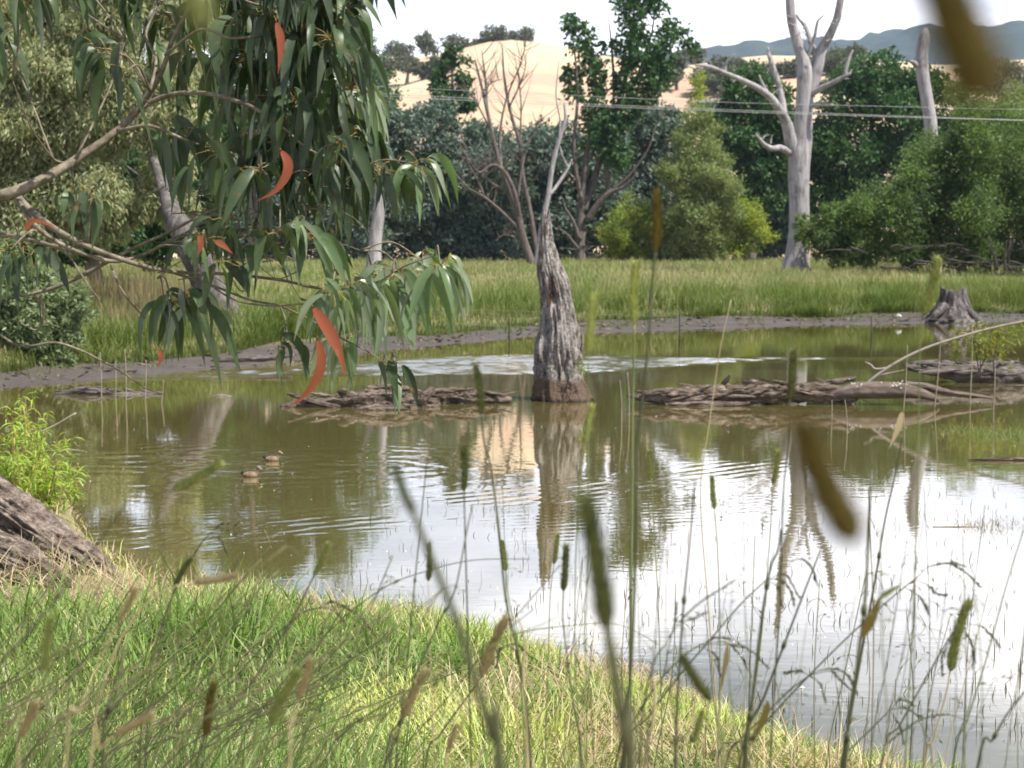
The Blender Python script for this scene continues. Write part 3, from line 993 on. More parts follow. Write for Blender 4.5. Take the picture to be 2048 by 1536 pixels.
def leaning_stem():
    D = 96
    t = thing('dead_sapling', 'thin pale dead sapling leaning right, rising just behind the stump tip', 'tree', gz(1070, D))
    tb = MB()
    limb(tb, [(1074, 534, 15), (1080, 480, 13), (1088, 430, 12), (1096, 395, 11), (1102, 350, 10), (1112, 300, 9), (1124, 262, 8), (1131, 235, 7), (1128, 205, 4)], D, 8, 0.1, 0, 60)
    limb(tb, [(1098, 392, 8), (1118, 365, 7, .3), (1134, 340, 6, .5), (1144, 318, 3, .7)], D, 6, 0.1, 0, 61)
    limb(tb, [(1136, 335, 5, .5), (1126, 315, 4, .5), (1120, 292, 2, .6)], D, 5, 0.1)
    limb(tb, [(1118, 285, 6), (1120, 240, 4, -.2), (1112, 190, 3, -.3), (1118, 120, 2, -.3)], D, 5, 0.1)
    tb.build('trunk', m_white, t)


leaning_stem()


def dying_tree():
    D = 118
    t = thing('dying_tree', 'tall many-stemmed tree with leaf clumps only near its top, above the stump', 'tree', gz(1160, D), )
    tb = MB()
    G = 530
    Ls = [
        [(1160, G, 30), (1160, 480, 27), (1162, 430, 25), (1165, 380, 20), (1172, 320, 16), (1182, 260, 14), (1190, 180, 11), (1185, 100, 6)],
        [(1165, 425, 22), (1185, 370, 19, .5), (1205, 300, 17, 1), (1225, 240, 15, 1.2), (1245, 180, 12, 1.4), (1262, 100, 9, 1.5), (1268, 20, 6, 1.5), (1270, -40, 3, 1.5)],
        [(1162, 400, 12, -.5), (1152, 340, 11, -.5), (1148, 280, 10, -.6), (1155, 200, 8, -.7), (1150, 110, 5, -.7), (1140, 50, 3, -.7)],
        [(1190, 400, 18, .2), (1215, 380, 14, .2), (1212, 320, 12, .5), (1222, 270, 10, .7), (1240, 220, 9, .9), (1275, 150, 7, 1), (1305, 60, 5, 1.2), (1310, -30, 3, 1.2)],
        [(1175, 440, 20, -.3), (1195, 410, 17, -.5), (1220, 385, 13, -.7), (1250, 372, 8, -.9), (1275, 345, 4, -1.1)],
        [(1225, 382, 9, -.7), (1260, 350, 7, -1), (1295, 300, 5, -1.2), (1312, 250, 3, -1.3)],
        [(1250, 175, 10, 1.4), (1290, 140, 8, 1.6), (1330, 110, 6, 1.8), (1360, 70, 3, 2)],
        [(1160, 480, 12, -.4), (1145, 440, 9, -.6), (1130, 415, 5, -.8), (1125, 395, 2, -.8)],
        [(1225, 245, 10, 1.2), (1228, 170, 8, 1.3), (1222, 80, 5, 1.4), (1216, 30, 2, 1.4)],
        [(1158, 500, 9, -.5), (1135, 470, 6, -.8), (1115, 455, 3, -1)],
    ]
    for i, l in enumerate(Ls):
        limb(tb, [(p[0], p[1], p[2] * .78, *p[3:]) for p in l], D, 8 if l[0][2] > 12 else 6, 0.14, 0.05, 70 + i)
    # broken sticks caught round the base
    r = np.random.default_rng(9)
    for _ in range(22):
        a = P(r.uniform(1140, 1230), r.uniform(455, 520), D + r.uniform(-.8, .8)); d = unit(np.array([r.normal(0, 1), r.normal(0, .6), r.normal(0, .5)]))
        tube(tb, np.array([a, a + d * .9, a + d * r.uniform(1.0, 2.3) + r.normal(0, .08, 3)]), [.05, .036, .01], 5)
    tb.build('trunk', m_stem, t)
    cb = MB()
    bl = [(1142, 45, 20, 28), (1160, 80, 26, 36), (1178, 130, 28, 38), (1196, 165, 22, 32), (1232, 92, 14, 16), (1212, 88, 12, 14), (1262, 30, 28, 42), (1256, 95, 24, 40), (1275, 70, 22, 34), (1310, 12, 26, 24), (1345, 55, 28, 24), (1320, 95, 32, 34), (1296, 130, 34, 34),
          (1372, 78, 18, 20), (1310, 165, 34, 30), (1282, 190, 28, 26), (1140, 150, 22, 16), (1155, 178, 24, 26), (1190, 215, 28, 36), (1250, 165, 24, 40), (1245, 230, 24, 44), (1218, 250, 26, 40), (1280, 215, 22, 22), (1330, 130, 20, 24), (1235, 300, 30, 40), (1185, 270, 22, 40), (1128, 160, 12, 12), (1385, 100, 12, 14), (1290, -20, 40, 30), (1250, -20, 30, 30)]
    crown(cb, pblobs(D, bl, 1.2), 13000, 0.35, 0.20, 0.3, 0.20, 14, 0.22, np.random.default_rng(71))
    cb.build('crown', L_dark, t, smooth=False)


dying_tree()
tree('small_tree', 'thin half-bare tree in front of the golden hill, left of the bare tree', 'tree', 78, 905,
     [(878, 150, 20, 24), (872, 175, 16, 18), (922, 150, 20, 36), (900, 195, 32, 26), (885, 215, 26, 18), (930, 190, 18, 26), (905, 105, 22, 20), (940, 215, 18, 14), (900, 240, 26, 30)], 5200, 0.2, 0.12, L_dark, seed=81, clump=0.3, shell=0.3, trunk_w=0.12, bark=m_stem)
tree('small_tree', 'low dark tree under the power lines beside the hanging gum leaves', 'tree', 80, 745,
     [(740, 190, 40, 34), (770, 210, 34, 30), (715, 170, 34, 36), (790, 235, 30, 24), (730, 240, 60, 40)], 8000, 0.2, 0.1, L_dark, seed=82)
tree('feathery_tree', 'sparse golden-green sapling below the gap in front of the golden hill', 'tree', 86, 1402,
     [(1400, 170, 18, 34), (1396, 205, 22, 26), (1404, 235, 24, 24)], 2200, 0.16, 0.06, L_wyel, seed=83, clump=0.34, shell=0.2, trunk_w=0.1, bark=m_stem)

# white dead tree -----------------------------------------------------
def white_tree():
    D = 78
    t = thing('dead_tree', 'big bleached white dead tree with forked limbs beside the willow', 'tree', gz(1592, D), 'bleached dead trees')
    tb = MB()
    limb(tb, [(1592, 548, 66), (1592, 530, 56), (1596, 500, 46), (1598, 460, 42), (1598, 400, 40), (1598, 345, 42), (1599, 310, 44), (1604, 280, 40), (1607, 235, 36), (1610, 190, 34), (1610, 150, 32), (1606, 118, 26), (1597, 90, 22), (1588, 60, 20), (1582, 30, 19), (1580, 0, 19), (1578, -60, 16), (1570, -130, 8)], D, 18, 0.09, 0, 90, freq=.9)
    limb(tb, [(1606, 205, 26), (1622, 175, 26), (1634, 140, 24), (1640, 110, 22), (1648, 90, 19), (1662, 65, 17, -.4), (1674, 35, 16, -.6), (1681, 0, 15, -.7), (1688, -60, 11, -.8)], D, 12, 0.08, 0, 91)
    limb(tb, [(1592, 312, 30), (1582, 285, 26, -.2), (1574, 250, 22, -.5), (1562, 225, 19, -.8), (1545, 200, 16, -1.1), (1522, 180, 13, -1.5), (1490, 163, 11, -2), (1450, 146, 9, -2.5), (1420, 134, 8, -2.8), (1390, 130, 4, -3)], D, 10, 0.1, 0, 92)
    limb(tb, [(1568, 232, 15, -.6), (1564, 200, 13, -.4), (1556, 165, 11, -.2), (1545, 130, 10, 0), (1538, 110, 8, 0), (1535, 94, 4, 0)], D, 9, 0.1, 0, 93)
    limb(tb, [(1580, 305, 16, -.2), (1560, 296, 13, -.6), (1545, 297, 11, -.9), (1528, 288, 9, -1.2), (1512, 268, 4, -1.4)], D, 8, 0.16, 0, 94)
    limb(tb, [(1622, 188, 13, -.2), (1640, 178, 12, -.5), (1665, 166, 10, -.9), (1690, 152, 9, -1.2), (1702, 146, 5, -1.3)], D, 8, 0.1, 0, 95)
    limb(tb, [(1690, 152, 9, -1.2), (1694, 130, 8, -1.2), (1700, 112, 6, -1.2), (1706, 100, 3, -1.2)], D, 7, 0.1, 0, 96)
    limb(tb, [(1632, 115, 13), (1622, 85, 11, .3), (1612, 55, 9, .6), (1598, 38, 6, .8), (1592, 28, 3, .8)], D, 8, 0.1, 0, 97)
    limb(tb, [(1610, 130, 9), (1620, 100, 8, -.2), (1630, 70, 7, -.4), (1636, 42, 5, -.5), (1652, 28, 2, -.6)], D, 7, 0.1, 0, 98)
    limb(tb, [(1535, 186, 8, -1.3), (1525, 168, 6, -1.4), (1518, 150, 3, -1.5)], D, 6, 0.1, 0, 99)
    limb(tb, [(1618, 215, 8, -.3), (1640, 206, 6, -.6), (1668, 210, 3, -.8)], D, 6, 0.1, 0, 89)
    limb(tb, [(1450, 146, 6, -2.5), (1452, 128, 5, -2.5), (1470, 108, 2, -2.6)], D, 6, 0.1, 0, 88)
    limb(tb, [(1420, 134, 5, -2.8), (1398, 140, 4, -2.9), (1375, 132, 2, -3)], D, 6, 0.1, 0, 88)
    r = np.random.default_rng(6)
    for a_, b_, w_ in (((1562, 225), (1420, 134), 5), ((1545, 200), (1450, 146), 5), ((1565, 200), (1538, 110), 4), ((1560, 296), (1515, 272), 4), ((1640, 178), (1700, 148), 5), ((1648, 90), (1676, 30), 4), ((1597, 90), (1582, 20), 4), ((1620, 85), (1595, 32), 3)):
        for _ in range(4):
            u = r.random(); x_, y_ = a_[0] + (b_[0] - a_[0]) * u, a_[1] + (b_[1] - a_[1]) * u
            dx_, dy_ = r.normal(0, 12), -abs(r.normal(9, 8))
            limb(tb, [(x_, y_ + 2, w_), (x_ + dx_ * .5, y_ + dy_ * .6, w_ * .5), (x_ + dx_ * 1.2, y_ + dy_, 1)], D - 1 + r.uniform(-.6, .6), 5, .1)
    tb.build('trunk', m_white, t)
    D2 = 92
    t2 = thing('dead_tree', 'shorter bleached dead trunk poking up behind the willow on the right', 'tree', gz(1866, D2), 'bleached dead trees')
    tb = MB()
    limb(tb, [(1868, 552, 34), (1868, 420, 30), (1864, 300, 27), (1862, 262, 26), (1856, 210, 25), (1848, 165, 25), (1843, 125, 26), (1846, 95, 24), (1850, 70, 20), (1852, 56, 7)], D2, 14, 0.12, 0, 101)
    limb(tb, [(1840, 138, 14), (1828, 126, 10, -.3), (1818, 122, 4, -.5)], D2, 8, 0.12, 0, 102)
    tb.build('trunk', m_white, t2)
    # grey trunks behind the hanging leaves
    D3 = 70
    t3 = thing('grey_tree', 'straight grey tree trunk behind the hanging gum leaves, on the meadow edge', 'tree', gz(748, D3))
    tb = MB()
    limb(tb, [(748, 548, 36), (748, 520, 30), (752, 470, 26), (758, 420, 24), (762, 340, 20), (756, 240, 15), (752, 160, 8)], D3, 10, 0.1, 0, 103)
    limb(tb, [(760, 380, 12), (735, 320, 9, .4), (716, 250, 6, .6), (712, 190, 3, .7)], D3, 7, 0.1)
    tb.build('trunk', m_white, t3)
    cb = MB()
    crown(cb, pblobs(D3, [(745, 170, 40, 40), (705, 150, 50, 60), (672, 30, 28, 46), (690, 90, 40, 40)], 1), 4500, .17, .07, .4, .3, 22, .3, np.random.default_rng(8))
    cb.build('crown', L_dark, t3, smooth=False)
    t4 = thing('slim_tree', 'slim pale tree trunk showing between the hanging leaves, upper left', 'tree', gz(505, D3 + 2))
    tb = MB()
    limb(tb, [(508, 545, 24), (506, 450, 20), (502, 340, 17), (496, 240, 15), (492, 150, 12), (500, 60, 8)], D3 + 2, 9, 0.1, 0, 104)
    tb.build('trunk', m_stem, t4)
    cb = MB(); r5 = np.random.default_rng(18)
    crown(cb, roughen(pblobs(D3 + 3, [(540, 60, 60, 70), (470, 60, 60, 80), (600, 140, 70, 80), (520, 180, 80, 70), (650, 80, 34, 70), (610, 230, 70, 60), (560, 280, 110, 80), (480, 270, 80, 80), (640, 310, 70, 80), (690, 240, 50, 90), (430, 200, 60, 90)], .8), r5), 95000, .22, .085, .5, .25, 26, .3, r5)
    cb.build('crown', L_dark, t4, smooth=False)


white_tree()

# dark boughs and dead sticks under the willow
def willow_boughs():
    D = 73
    t = thing('fallen_boughs', 'tangle of dark bare boughs lying under the sprawling willow', 'branch', gz(1900, D))
    r = np.random.default_rng(5)
    for i in range(40):
        mb = MB()
        px = r.uniform(1700, 2090); py = r.uniform(492, 538); D_ = D + r.uniform(-1.2, 1.6)
        dx = r.normal(0, 55); dy = r.normal(0, 16)
        limb(mb, [(px, py, r.uniform(2.5, 6)), (px + dx * .5, py + dy * .5 + r.normal(0, 6), 3), (px + dx, py + dy, 1)], D_, 6, 0.15, 0, i)
        mb.build('bough', m_twig, t)
    for i in range(7):
        mb = MB()
        px = r.uniform(1980, 2060)
        limb(mb, [(px, 540, 5), (px + r.normal(0, 6), 515, 4), (px + r.normal(0, 18), 480, 2)], D - 1.5, 5, 0.1, 0, i)
        mb.build('bough', m_twig, t)
    p = thing('fence_post', 'short pale wooden post stub in front of the willow', 'post', gz(1876, D - 2))
    mb = MB(); limb(mb, [(1876, 548, 13), (1876, 530, 13), (1877, 518, 12), (1878, 516, 5)], D - 2, 8, .08); mb.build('post', mat_bark('grey_post', (.2, .18, .13), (.36, .33, .24)), p)


willow_boughs()

# gums on the golden hill ----------------------------------------------
HILL_T = [(735, 90, 34, 40, 'first gum on the left skyline of the golden hill, partly behind leaves'),
          (790, 100, 36, 26, 'low wide gum on the golden hill skyline, right of the first gum'),
          (853, 88, 24, 32, 'taller open gum on the golden hill skyline, over the low wide gum'),
          (915, 95, 34, 32, 'broad gum on the golden hill skyline, above the thin half-bare tree'),
          (960, 92, 20, 24, 'small gum on the golden hill skyline, left flank of the tallest gum'),
          (985, 75, 24, 32, 'tallest dark gum on the skyline near the golden hill crest'),
          (1040, 75, 30, 20, 'flat-topped gum standing on the very crest of the golden hill'),
          (770, 132, 40, 24, 'grey gum on the slope below the left skyline gums'),
          (850, 138, 26, 18, 'small grey bush on the slope below the tall open gum'),
          (1385, 105, 26, 22, 'gum on the skyline right of the leaf-topped dying tree'),
          (1450, 128, 30, 18, 'pale gum on the far slope left of the white dead tree'),
          (1500, 140, 32, 20, 'pale gum on the far slope touching the white tree\'s left limb'),
          (1560, 142, 34, 24, 'pale gum on the far slope between limbs of the white dead tree'),
          (1700, 106, 26, 12, 'pale gum top just right of the white tree on the far slope'),
          (1650, 120, 28, 20, 'pale gum between the right limbs of the white dead tree'),
          (2000, 150, 34, 28, 'pale gum on the far slope at the right edge, upper one'),
          (2046, 165, 28, 32, 'pale gum on the far slope cut by the right frame edge'),
          (1980, 190, 34, 22, 'low pale gum on the far slope at the right edge, lower one'),
          (955, 150, 26, 15, 'dark round bush half way up the golden hill'),
          (1330, 150, 30, 18, 'dark bush on the hill right of the dying tree crown'),
          (1420, 160, 26, 14, 'low dark bush at the foot of the hill left of the white tree'),
          (700, 130, 30, 30, 'grey gum at the far left of the golden hill, just right of the hanging leaves'),
          (815, 128, 34, 18, 'low grey gum between the two bushes on the left slope'),
          (735, 160, 34, 20, 'lowest grey gum on the left slope, above the power lines'),
          (885, 128, 26, 20, 'grey gum on the left slope behind the thin half-bare tree'),
          (1350, 130, 22, 14, 'small pale bush on the hill behind the dying tree')]
for i, (px, py, rx, ry, lab) in enumerate(HILL_T):
    D = HD if py < 120 else HD - 70
    r = np.random.default_rng(200 + i)
    s = 1 / PXM(D)
    gx = (px - 1024) / FPX * D
    base = np.array([gx, D, float(zh(np.array([gx]), np.array([D]))[0])])
    c = P(px, py, D)
    hang = max(c[2] - ry * s - base[2], 0)
    t = thing('hill_gum', lab, 'tree', base, 'gum trees dotted over the dry hill')
    bl = []
    for k in range(7):
        bl.append([c[0] + r.uniform(-.65, .65) * rx * s, c[1] + r.uniform(-.6, .6) * rx * s, c[2] + r.uniform(-.5, .45) * ry * s, rx * s * r.uniform(.35, .6), rx * s * .5, ry * s * r.uniform(.35, .55)])
    mb = MB(); crown(mb, bl, 2600, .75, .38, .2, .25, 18, .35, r); mb.build('crown', L_far, t, smooth=False)
    tb = MB()
    tube(tb, cat_rom([[*base + [0, 0, -.4]], [*(base * .5 + c * .5 + [r.normal(0, .4), 0, 0])], [*c]], 4), np.linspace(.5, .2, 9), 6, .1)
    for k in range(3):
        tube(tb, np.array([base * .4 + c * .6, bl[k][:3]]), [.22, .08], 5)
    tb.build('trunk', m_darkbark, t)

r = np.random.default_rng(404)
for i in range(18):
    px = r.uniform(1410, 1700) if i < 13 else r.uniform(1940, 2060)
    py = r.uniform(122, 190) + (12 if i >= 13 else 0)
    D = float(np.interp(py, [115, 200], [HD - 15, HD - 150])) + r.uniform(-8, 8)
    s = 1 / PXM(D); rx = r.uniform(24, 38); ry = r.uniform(15, 24)
    gx = (px - 1024) / FPX * D
    base = np.array([gx, D, float(zh(np.array([gx]), np.array([D]))[0])])
    c = P(px, py, D)
    c[2] = max(c[2], base[2] + ry * s * .8)
    t = thing('hill_gum', 'pale gum of the open wood covering the slope right of the leaf-topped dying tree' if i < 13 else 'pale gum of the open wood on the slope at the right frame edge', 'tree', base, 'open gum wood on the far slope')
    bl = [[c[0] + r.uniform(-.7, .7) * rx * s, c[1] + r.uniform(-.6, .6) * rx * s, c[2] + r.uniform(-.5, .45) * ry * s, rx * s * r.uniform(.4, .65), rx * s * .5, ry * s * r.uniform(.4, .6)] for k in range(7)]
    mb = MB(); crown(mb, bl, 2400, .75, .38, .2, .25, 18, .35, r); mb.build('crown', L_far, t, smooth=False)
    tb = MB(); tube(tb, np.array([base - [0, 0, .4], base * .5 + c * .5, c]), [.5, .35, .15], 6, .1); tb.build('trunk', m_darkbark, t)

# wires ----------------------------------------------------------------
m_wire = mat_plain('weathered_wire', (0.26, 0.26, 0.26), (0.36, 0.36, 0.36), 3, 0.4, 0.5)


def wire(name, label, cat, pts, D, w, group):
    q = np.array([P(a, b, D + (c[0] if c else 0)) for a, b, *c in pts])
    lo, hi = q[0] + (q[0] - q[1]) * 6, q[-1] + (q[-1] - q[-2]) * 6
    q = cat_rom(np.vstack([lo, q, hi]), 8)
    mb = MB(); tube(mb, q, w, 5)
    return tag(mb.build(name, m_wire, loc=q[len(q) // 2]), label, cat, group)


wire('power_line', 'topmost and thinnest of the power lines across the trees', 'power line', [(400, 152), (740, 172), (1130, 190), (1430, 204), (1740, 212), (2048, 219)], 56, .008, 'power lines spanning the view')
wire('power_line', 'middle power line, just above the lowest one on its left half', 'power line', [(400, 166), (740, 186), (1130, 206), (1430, 218.5), (1740, 230), (2048, 240.5)], 56.6, .0095, 'power lines spanning the view')
wire('power_line', 'lowest power line, pale and double with the one above it', 'power line', [(400, 172), (740, 191), (1130, 210), (1430, 222), (1740, 232.5), (2048, 241)], 56, .0095, 'power lines spanning the view')

# ------------------------------------------------------------------ dead stump standing in the water
def stump():
    D = float(WD(800)); s = 1 / PXM(D)
    prof = np.array([(828, 1058, 1202), (812, 1061, 1194), (800, 1064, 1186), (785, 1067, 1177), (770, 1069, 1171), (757, 1071, 1168), (740, 1070, 1168), (720, 1071, 1166), (700, 1072, 1162), (680, 1074, 1160), (660, 1079, 1157), (640, 1081, 1153), (620, 1080, 1149), (600, 1080, 1145), (580, 1079, 1141), (560, 1076, 1136), (545, 1073, 1129), (530, 1073, 1122), (515, 1076, 1116), (500, 1077, 1112), (480, 1079, 1107), (465, 1080, 1105), (455, 1080, 1104), (445, 1081, 1102), (437, 1082, 1100)], float)
    yy = np.linspace(826, 437, 190)
    o = np.argsort(prof[:, 0])
    L = np.interp(yy, prof[o, 0], prof[o, 1]); Rr = np.interp(yy, prof[o, 0], prof[o, 2])
    K = 150
    th = np.arange(K) / K * 2 * math.pi       # th = -pi/2 faces the camera
    cx = (L + Rr) / 2; rx = (Rr - L) / 2
    hz_ = (800 - yy) * s
    ctr = P(cx, yy, D)
    base = P(1128, 800, D); base[2] = 0
    q = np.stack(np.broadcast_arrays(np.cos(th)[None, :] * 2.4, np.sin(th)[None, :] * 2.4, (hz_ * 0.95)[:, None]), -1)
    spiral = q.copy(); spiral[..., 0] += 0.5 * hz_[:, None]
    groove = -np.abs(vnoise(spiral * np.array([2.3, 2.3, 0.8]), 3)) * 0.24
    fine = fbm(q * np.array([5, 5, 5.5]), 5, 7, .6) * 0.14
    knob = fbm(q * np.array([1.2, 1.2, 1.6]), 3, 17) * 0.12
    lowsm = sstep(800, 745, yy)[:, None]
    disp = (groove + fine) * (0.30 + 0.70 * lowsm) + knob + 0.05
    # the hollow in the upper left front, and cracks near the foot
    def pit(pcx, pcy, wx, wy, dep):
        X = cx[:, None] + rx[:, None] * np.cos(th)[None, :]
        front = np.sin(th)[None, :] < 0.1
        return -dep * np.exp(-((X - pcx) / wx) ** 2 - ((yy[:, None] - pcy) / wy) ** 2) * front
    disp = disp + pit(1101, 578, 7.5, 24, 0.55) + pit(1110, 598, 6, 12, 0.4) + pit(1127, 735, 7, 18, .28) + pit(1116, 742, 4, 12, .25) + pit(1104, 470, 5, 26, .5) + pit(1120, 560, 4, 12, .2) + pit(1128, 590, 3.5, 10, .22) + pit(1133, 728, 4, 26, .2) + pit(1090, 700, 5, 30, .15)
    rr = (rx * s)[:, None] * (1 + disp)
    v = ctr[:, None, :] + np.stack([np.cos(th)[None, :] * rr, np.sin(th)[None, :] * rr * 0.9, np.zeros_like(rr)], -1)
    # torn rim at the tip
    tip = sstep(475, 437, yy)[:, None]
    v[..., 2] += tip * (0.17 * vnoise(np.stack([np.cos(th) * 2.2, np.sin(th) * 2.2, 0 * th], -1), 50))[None, :]
    n = len(yy)
    i = np.arange(n - 1)[:, None]; j = np.arange(K)[None, :]; j2 = (j + 1) % K
    f = np.stack(np.broadcast_arrays(i * K + j, i * K + j2, (i + 1) * K + j2, (i + 1) * K + j), -1).reshape(-1, 4)
    mb = MB(); vv = np.vstack([v.reshape(-1, 3), ctr[-1:] - [0, 0, .12]])
    jj = np.arange(K)
    mb.addmulti(vv, [f, np.stack([np.full(K, n * K), (n - 1) * K + jj, (n - 1) * K + (jj + 1) % K], -1)])
    for (a, b, w) in [((1087, 470), (1082, 441), 7), ((1101, 472), (1100, 438), 5), ((1093, 460), (1092, 434), 5), ((1164, 700), (1166, 668), 9), ((1150, 560), (1152, 540), 3)]:
        limb(mb, [(a[0], a[1], w), ((a[0] + b[0]) / 2 + 1, (a[1] + b[1]) / 2, w * .7), (b[0], b[1], 1.5)], D - .04, 7, .2, 0, int(a[0]))
    t = NT('weathered_stump')
    oc = t.objc()
    sep = t.n('ShaderNodeSeparateXYZ'); t.l(oc, sep.inputs[0])
    n1 = t.noise(t.scale(oc, (15, 15, 6.5)), 1.0, 6, 0.65)
    n2 = t.noise(oc, 42, 4, 0.6)
    h = t.math('MULTIPLY_ADD', n2, 0.45, n1)
    c = t.ramp(t.math('MULTIPLY', h, 0.69), [(0.35, (0.02, 0.016, 0.014)), (0.46, (0.145, 0.127, 0.113)), (0.60, (0.38, 0.355, 0.335))])
    rust = t.math('MULTIPLY_ADD', t.noise(oc, 2.6, 3), 7.0, -4.4, clamp=True)
    c = t.mix(rust, c, (0.16, 0.085, 0.05))
    # heartwood inside the hollow
    dx = t.math('MULTIPLY', t.math('SUBTRACT', sep.outputs[0], (1101 - 1128) * s), 10.0)
    dz = t.math('MULTIPLY', t.math('SUBTRACT', sep.outputs[2], (800 - 582) * s), 4.6)
    rr_ = t.math('ADD', t.math('MULTIPLY', dx, dx), t.math('MULTIPLY', dz, dz))
    hm = t.math('MULTIPLY_ADD', rr_, -1.6, 1.35, clamp=True)
    hm = t.math('MULTIPLY', hm, t.math('MULTIPLY_ADD', sep.outputs[1], -20.0, -2.0, clamp=True))
    c = t.mix(hm, c, t.ramp(n2, [(0.35, (0.05, 0.018, 0.01)), (0.65, (0.24, 0.095, 0.05))]))
    # dried mud up to the old water line
    wob = t.math('MULTIPLY_ADD', t.noise(oc, 9, 3), 0.12, sep.outputs[2])
    mud = t.math('MULTIPLY_ADD', wob, -14.0, 5.3, clamp=True)
    c = t.mix(mud, c, t.ramp(n2, [(0.3, (0.075, 0.053, 0.038)), (0.7, (0.15, 0.11, 0.083))]))
    c = t.mix(t.math('MULTIPLY_ADD', wob, -22.0, 2.6, clamp=True), c, (0.028, 0.022, 0.014))
    m = t.done(t.bsdf(c, 0.9, 0.15, t.bump(h, 1.0, 0.05)))
    st = tag(mb.build('dead_stump', m, loc=base), 'tall jagged grey stump standing in the middle of the pond', 'stump', 'dead stumps in and by the pond')
    # little green sprig growing out of it
    sp = MB(); r = np.random.default_rng(3)
    c0 = P(1163, 735, D - .40)
    q = c0 + r.normal(size=(60, 3)) * [.035, .03, .08]
    leaves(sp, q, unit(rand_dir(60, r) + [0, 0, .2]), rand_dir(60, r), .06, .022)
    limb(sp, [(1160, 750, 3, -.36), (1164, 735, 2, -.4), (1166, 718, 1, -.42)], D, 4)
    tag(sp.build('green_sprig', L_wyel, loc=c0, smooth=False), 'tiny bright green sprig growing on the right side of the tall stump', 'plant')


stump()


def low_stump():
    D = 44.6; s = 1 / PXM(D)
    base = P(1905, 642, D); base[2] = -0.02
    mb = MB()
    n, K = 60, 80
    t_ = np.linspace(0, 1, n); th = np.arange(K) / K * 2 * math.pi
    H = 66 * s
    rad = (0.42 * np.exp(-t_ * 3.6) + 0.47 - 0.14 * t_)
    but = 1 + 0.18 * np.exp(-t_ * 2.5)[:, None] * np.cos(th * 5 + .6)[None, :] ** 3
    q = np.stack(np.broadcast_arrays(np.cos(th)[None, :] * 2.6, np.sin(th)[None, :] * 2.6, t_[:, None] * .9), -1)
    rr = rad[:, None] * but * (1 + 0.2 * fbm(q * [1.6, 1.6, 1], 4, 5) - .12 * np.abs(vnoise(q * [3, 3, .8], 8)))
    top = 1 + 0.09 * vnoise(np.stack([np.cos(th) * 3, np.sin(th) * 3, 0 * th], -1), 6) + .04 * np.cos(th * 2)
    v = base + np.stack([np.cos(th)[None, :] * rr, np.sin(th)[None, :] * rr, t_[:, None] * H * (1 + (top - 1)[None, :] * t_[:, None] ** 2)], -1)
    i = np.arange(n - 1)[:, None]; j = np.arange(K)[None, :]; j2 = (j + 1) % K
    f = np.stack(np.broadcast_arrays(i * K + j, i * K + j2, (i + 1) * K + j2, (i + 1) * K + j), -1).reshape(-1, 4)
    jj = np.arange(K)
    mb.addmulti(np.vstack([v.reshape(-1, 3), base + [0, 0, H * .72]]), [f, np.stack([np.full(K, n * K), (n - 1) * K + jj, (n - 1) * K + (jj + 1) % K], -1)])
    for pts in ([(1930, 615, 16), (1945, 630, 13, -.2), (1958, 640, 7, -.3)], [(1890, 612, 20), (1872, 628, 16, -.2), (1862, 640, 8, -.3)], [(1905, 622, 20, -.4), (1902, 640, 14, -.8)]):
        limb(mb, pts, D - .3, 9, .15, 0, 5)
    tag(mb.build('low_stump', mat_bark('split_stump_wood', (0.018, 0.015, 0.015), (0.085, 0.073, 0.070), (0.24, 0.22, 0.22), (9, 9, 1.6), 0.9, 0.06), loc=base), 'low broad stump with spreading roots on the mud of the right shore', 'stump', 'dead stumps in and by the pond')


low_stump()

# ------------------------------------------------------------------ logs lying in the water
m_log = mat_bark('sun_bleached_log', (0.022, 0.016, 0.012), (0.14, 0.108, 0.085), (0.33, 0.27, 0.22), (5, 20, 20), 1.0, 0.07)
m_log2 = mat_bark('smooth_driftwood', (0.05, 0.039, 0.032), (0.125, 0.098, 0.08), (0.185, 0.15, 0.128), (2.5, 7, 7), 0.3, 0.02, blot=(0.11, 0.085, 0.07), blot_scale=2.5)
m_log3 = mat_bark('dark_wet_log', (0.022, 0.019, 0.017), (0.105, 0.09, 0.082), (0.24, 0.21, 0.19), (2.2, 10, 10), 0.9, 0.04)


